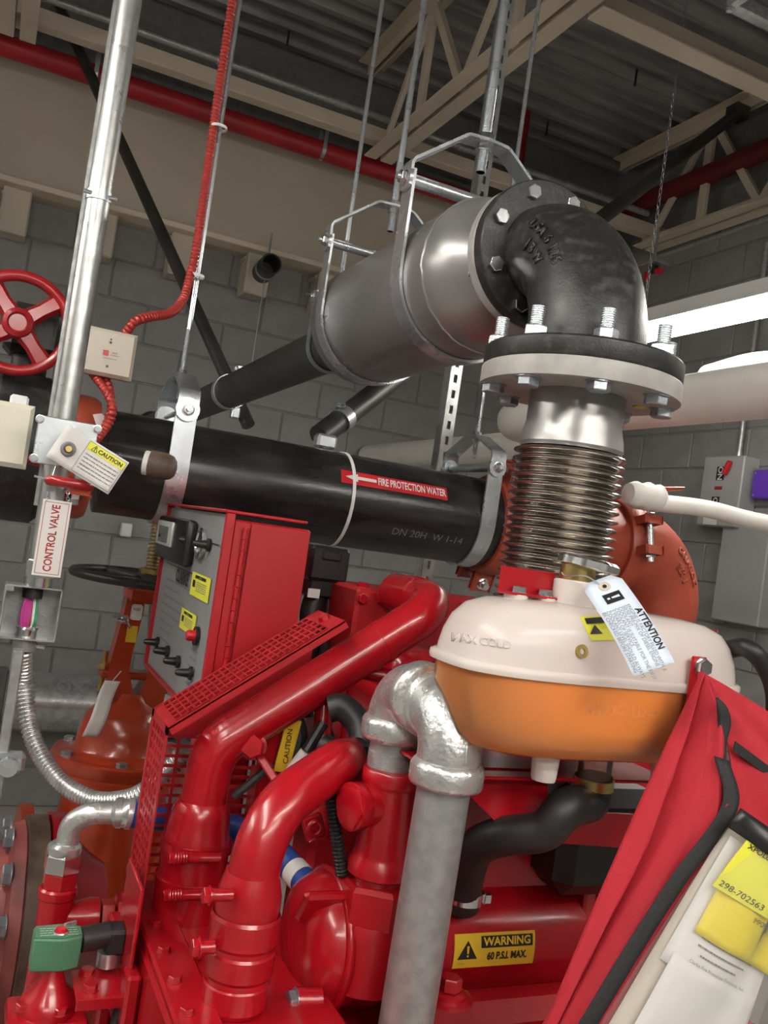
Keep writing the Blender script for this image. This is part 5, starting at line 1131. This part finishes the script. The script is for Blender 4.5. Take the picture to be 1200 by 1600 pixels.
for dx, dy in ((-.03, -.035), (-.03, .002)): inst('foot_bolt', BOLT_R, rb_, pk+V((dx, dy, -.081)), EZ, scale=.009)
MB().tube([pk+V((.01, -.03, -.10)), pk+V((.0, -.05, -.125)), pk+V((.03, -.05, -.14))], .006, 10).build('black_loop', 'rubber', rb_)
# pump casing flanges at the left edge
pc_ = D(20, 1440, 1.62); fl = thing('pump_flange', 'reddish brown bolted pump casing flange at the lower left edge', 'flange', V((pc_.x, pc_.y, 0)))
fu = PY(62, 1400, pc_.y-.1).x
MB().lathe([(.10, -.25), (.11, -.15), (.13, -.075), (.135, -.055), (.17, -.050), (.175, -.03), (.17, -.026)], (fu, pc_.y, pc_.z), EX, 48).build('casing', 'red_brown', fl)
MB().lathe([(.165, -.028), (.185, -.026), (.185, .008), (.165, .010)], (fu, pc_.y, pc_.z), EX, 48).build('dark_ring', 'rust', fl)
MB().lathe([(.165, .010), (.190, .012), (.190, .045), (.16, .05), (.12, .09), (.10, .12)], (fu, pc_.y, pc_.z), EX, 48).build('red_cover', 'red', fl)
for k in range(12): a = 2*PI*k/12+.15; inst('flange_bolt', BOLT_K, fl, (fu-.051, pc_.y+.160*math.cos(a), pc_.z+.160*math.sin(a)), -EX, scale=.018)
MB().box((fu-.05, pc_.y, (pc_.z-.15)/2), (.16, .2, pc_.z-.15)).build('pedestal', 'red_brown', fl)
MB().cyl((fu-.25, pc_.y, pc_.z), (fu-.6, pc_.y, pc_.z), .10).build('suction_pipe', 'red_brown', fl)
# ================================================================ document wallet
def lerp_poly(pl, t):
    t = max(0, min(1, t))*(len(pl)-1); i = min(int(t), len(pl)-2); return pl[i].lerp(pl[i+1], t-i)
dw = thing('document_wallet', 'red fabric document wallet with black trim hanging from the tank strap', 'wallet', D(1000, 1500, .92))
Ledge = crom([D(1096, 1050, .985), D(1040, 1165, .965), D(985, 1285, .945), D(922, 1430, .925), D(852, 1600, .905), D(815, 1690, .90)], 8)
Redge = crom([D(1100, 1052, .985), D(1128, 1120, .955), D(1136, 1190, .94), D(1128, 1290, .925), D(1040, 1425, .90), D(925, 1600, .875), D(870, 1690, .87)], 8)
def fab(i, j):
    p = lerp_poly(Ledge, j).lerp(lerp_poly(Redge, j), i); return p+V((0, -1, 0))*(.013*math.sin(i*9+j*2)*(.35+j)+.007*math.sin(i*21+j*4)*(.2+j))*min(1, i*6)*min(1, (1-i)*6)
MB().grid(fab, 36, 40).build('front_flap', 'fabric', dw, solid=.0015)
Tedge = crom([D(1097, 1050, .99), D(1150, 1080, .985), D(1215, 1122, .98), D(1285, 1190, .97), D(1300, 1340, .95)], 8)
Iedge = crom([D(1100, 1056, .99), D(1126, 1120, .965), D(1142, 1190, .945), D(1150, 1262, .93), D(1215, 1330, .92)], 8)
def fab2(i, j):
    p = lerp_poly(Iedge, j).lerp(lerp_poly(Tedge, j), i); return p+V((0, 1, 0))*(.012*math.sin(i*8+1)*j*min(1, i*5))
MB().grid(fab2, 24, 24).build('back_flap', 'fabric', dw, solid=.0015)
mb = MB(); Tr = crom([D(1128, 1185, .935), D(1140, 1262, .918), D(1062, 1372, .895), D(995, 1475, .880), D(925, 1590, .866), D(870, 1685, .858)], 8)
def trim(i, j):
    p = lerp_poly(Tr, j); return p+(RT*.93+UP*-.3)*((i-.5)*.0175)
mb.grid(trim, 3, 40); mb.build('black_trim', 'fabric_black', dw, solid=.001)
mb = MB(); Tr2 = crom([D(1120, 1090, .955), D(1128, 1105, .95), D(1132, 1130, .95), D(1128, 1160, .945), D(1132, 1200, .935)], 6)
mb.grid(lambda i, j: lerp_poly(Tr2, j)+RT*((i-.5)*(.012*math.sin(PI*j)+.002)), 3, 20); mb.build('fold_binding', 'fabric_black', dw, solid=.0015)
mb = MB(); s0_, s1_ = D(1147, 1165, .945), D(1245, 1238, .945); mb.strap([s0_, s0_.lerp(s1_, .5), s1_], (UP*.8+RT*.2).normalized(), .010, .002); mb.build('elastic_strip', 'fabric_black', dw)
# clear pouch and papers
ptl, ptr, pbr, pbl = D(1146, 1264, .905), D(1268, 1348, .905), D(1120, 1760, .855), D(905, 1640, .855)
def pq(i, j, off=0.):
    p = ptl.lerp(ptr, i).lerp(pbl.lerp(pbr, i), j); return p-FW*off+FW*.004*math.sin(i*7+j*3)
MB().grid(lambda i, j: pq(i, j, .010), 12, 16).build('clear_pouch', 'clear_plastic', dw, norm=False)
mb = MB(); mb.grid(lambda i, j: pq(i, j*.085-.02, .012), 10, 2); mb.build('pouch_zip', 'black_plastic', dw, solid=.002)
MB().grid(lambda i, j: pq(i*1.02-.02, j*1.02, -.014), 12, 16).build('pouch_back', 'fabric', dw, solid=.0015)
def sheet_in(i0, i1, j0, j1, off, name, m, label, skew=0.):
    mb = MB(); mb.grid(lambda i, j: pq(i0+(i1-i0)*i+skew*j, j0+(j1-j0)*j, off), 8, 10); return mb.build(name, m, label=label, cat='paper', solid=.0006)
sheet_in(.10, 1.0, .06, .95, -.008, 'manual_page', 'cream', 'tan folder behind the white pages in the clear pouch')
wp_ = sheet_in(.16, .98, .09, .60, -.004, 'manual_page', 'paper', 'white printed page in the clear pouch with yellow cover strip')
sheet_in(.22, .96, .55, 1.0, -.002, 'manual_page', 'paper', 'second white page lower in the clear pouch')
sheet_in(.27, 1.0, .16, .45, .0, 'yellow_page', 'yellow', 'yellow sheet in the clear pouch under the shipping label')
bars([(.35, .85, .45), (.35, .8, .48), (.4, .75, .51)], lambda x, y: pq(x, y, -.0025), .006, 'page_text', 'ink_soft', wp_)
text('Clarke Fire Protection Products, Inc.', .035, lambda x, y: pq(.60+x*1.0, .545-y*.5, -.001), 'page_lettering', 'ink_soft', wp_)
text('IMPORTANT', .05, lambda x, y: pq(.80+x*1.0, .30-y*.6, .0018), 'page_lettering', 'ink', wp_)
# shipping label, code left out
lt, lr, lb = D(1167, 1313, .893), D(1228, 1350, .893), D(1119, 1376, .886)
ax_, ay_ = (lr-lt), (lb-lt)
sl_ = thing('shipping_label', 'bright yellow shipping label with number stuck on the clear pouch', 'label', lt)
lfn = lambda x, y: lt+ax_*x+ay_*y-FW*.0008
MB().prism([(0, 0), (1.45, 0), (1.45, 1.12), (0, 1.12)], lt, ax_, ay_, FW, .0012).build('sticker', 'label_yellow', sl_)
text('XPOLogistics', .20, lambda x, y: lfn(.10+x*.9, .08-y*.75), 'lettering', 'ink', sl_, align='LEFT', bold=.004)
text('298-702563', .235, lambda x, y: lfn(.64+x, .99-y*.75), 'lettering', 'ink', sl_, bold=.0)
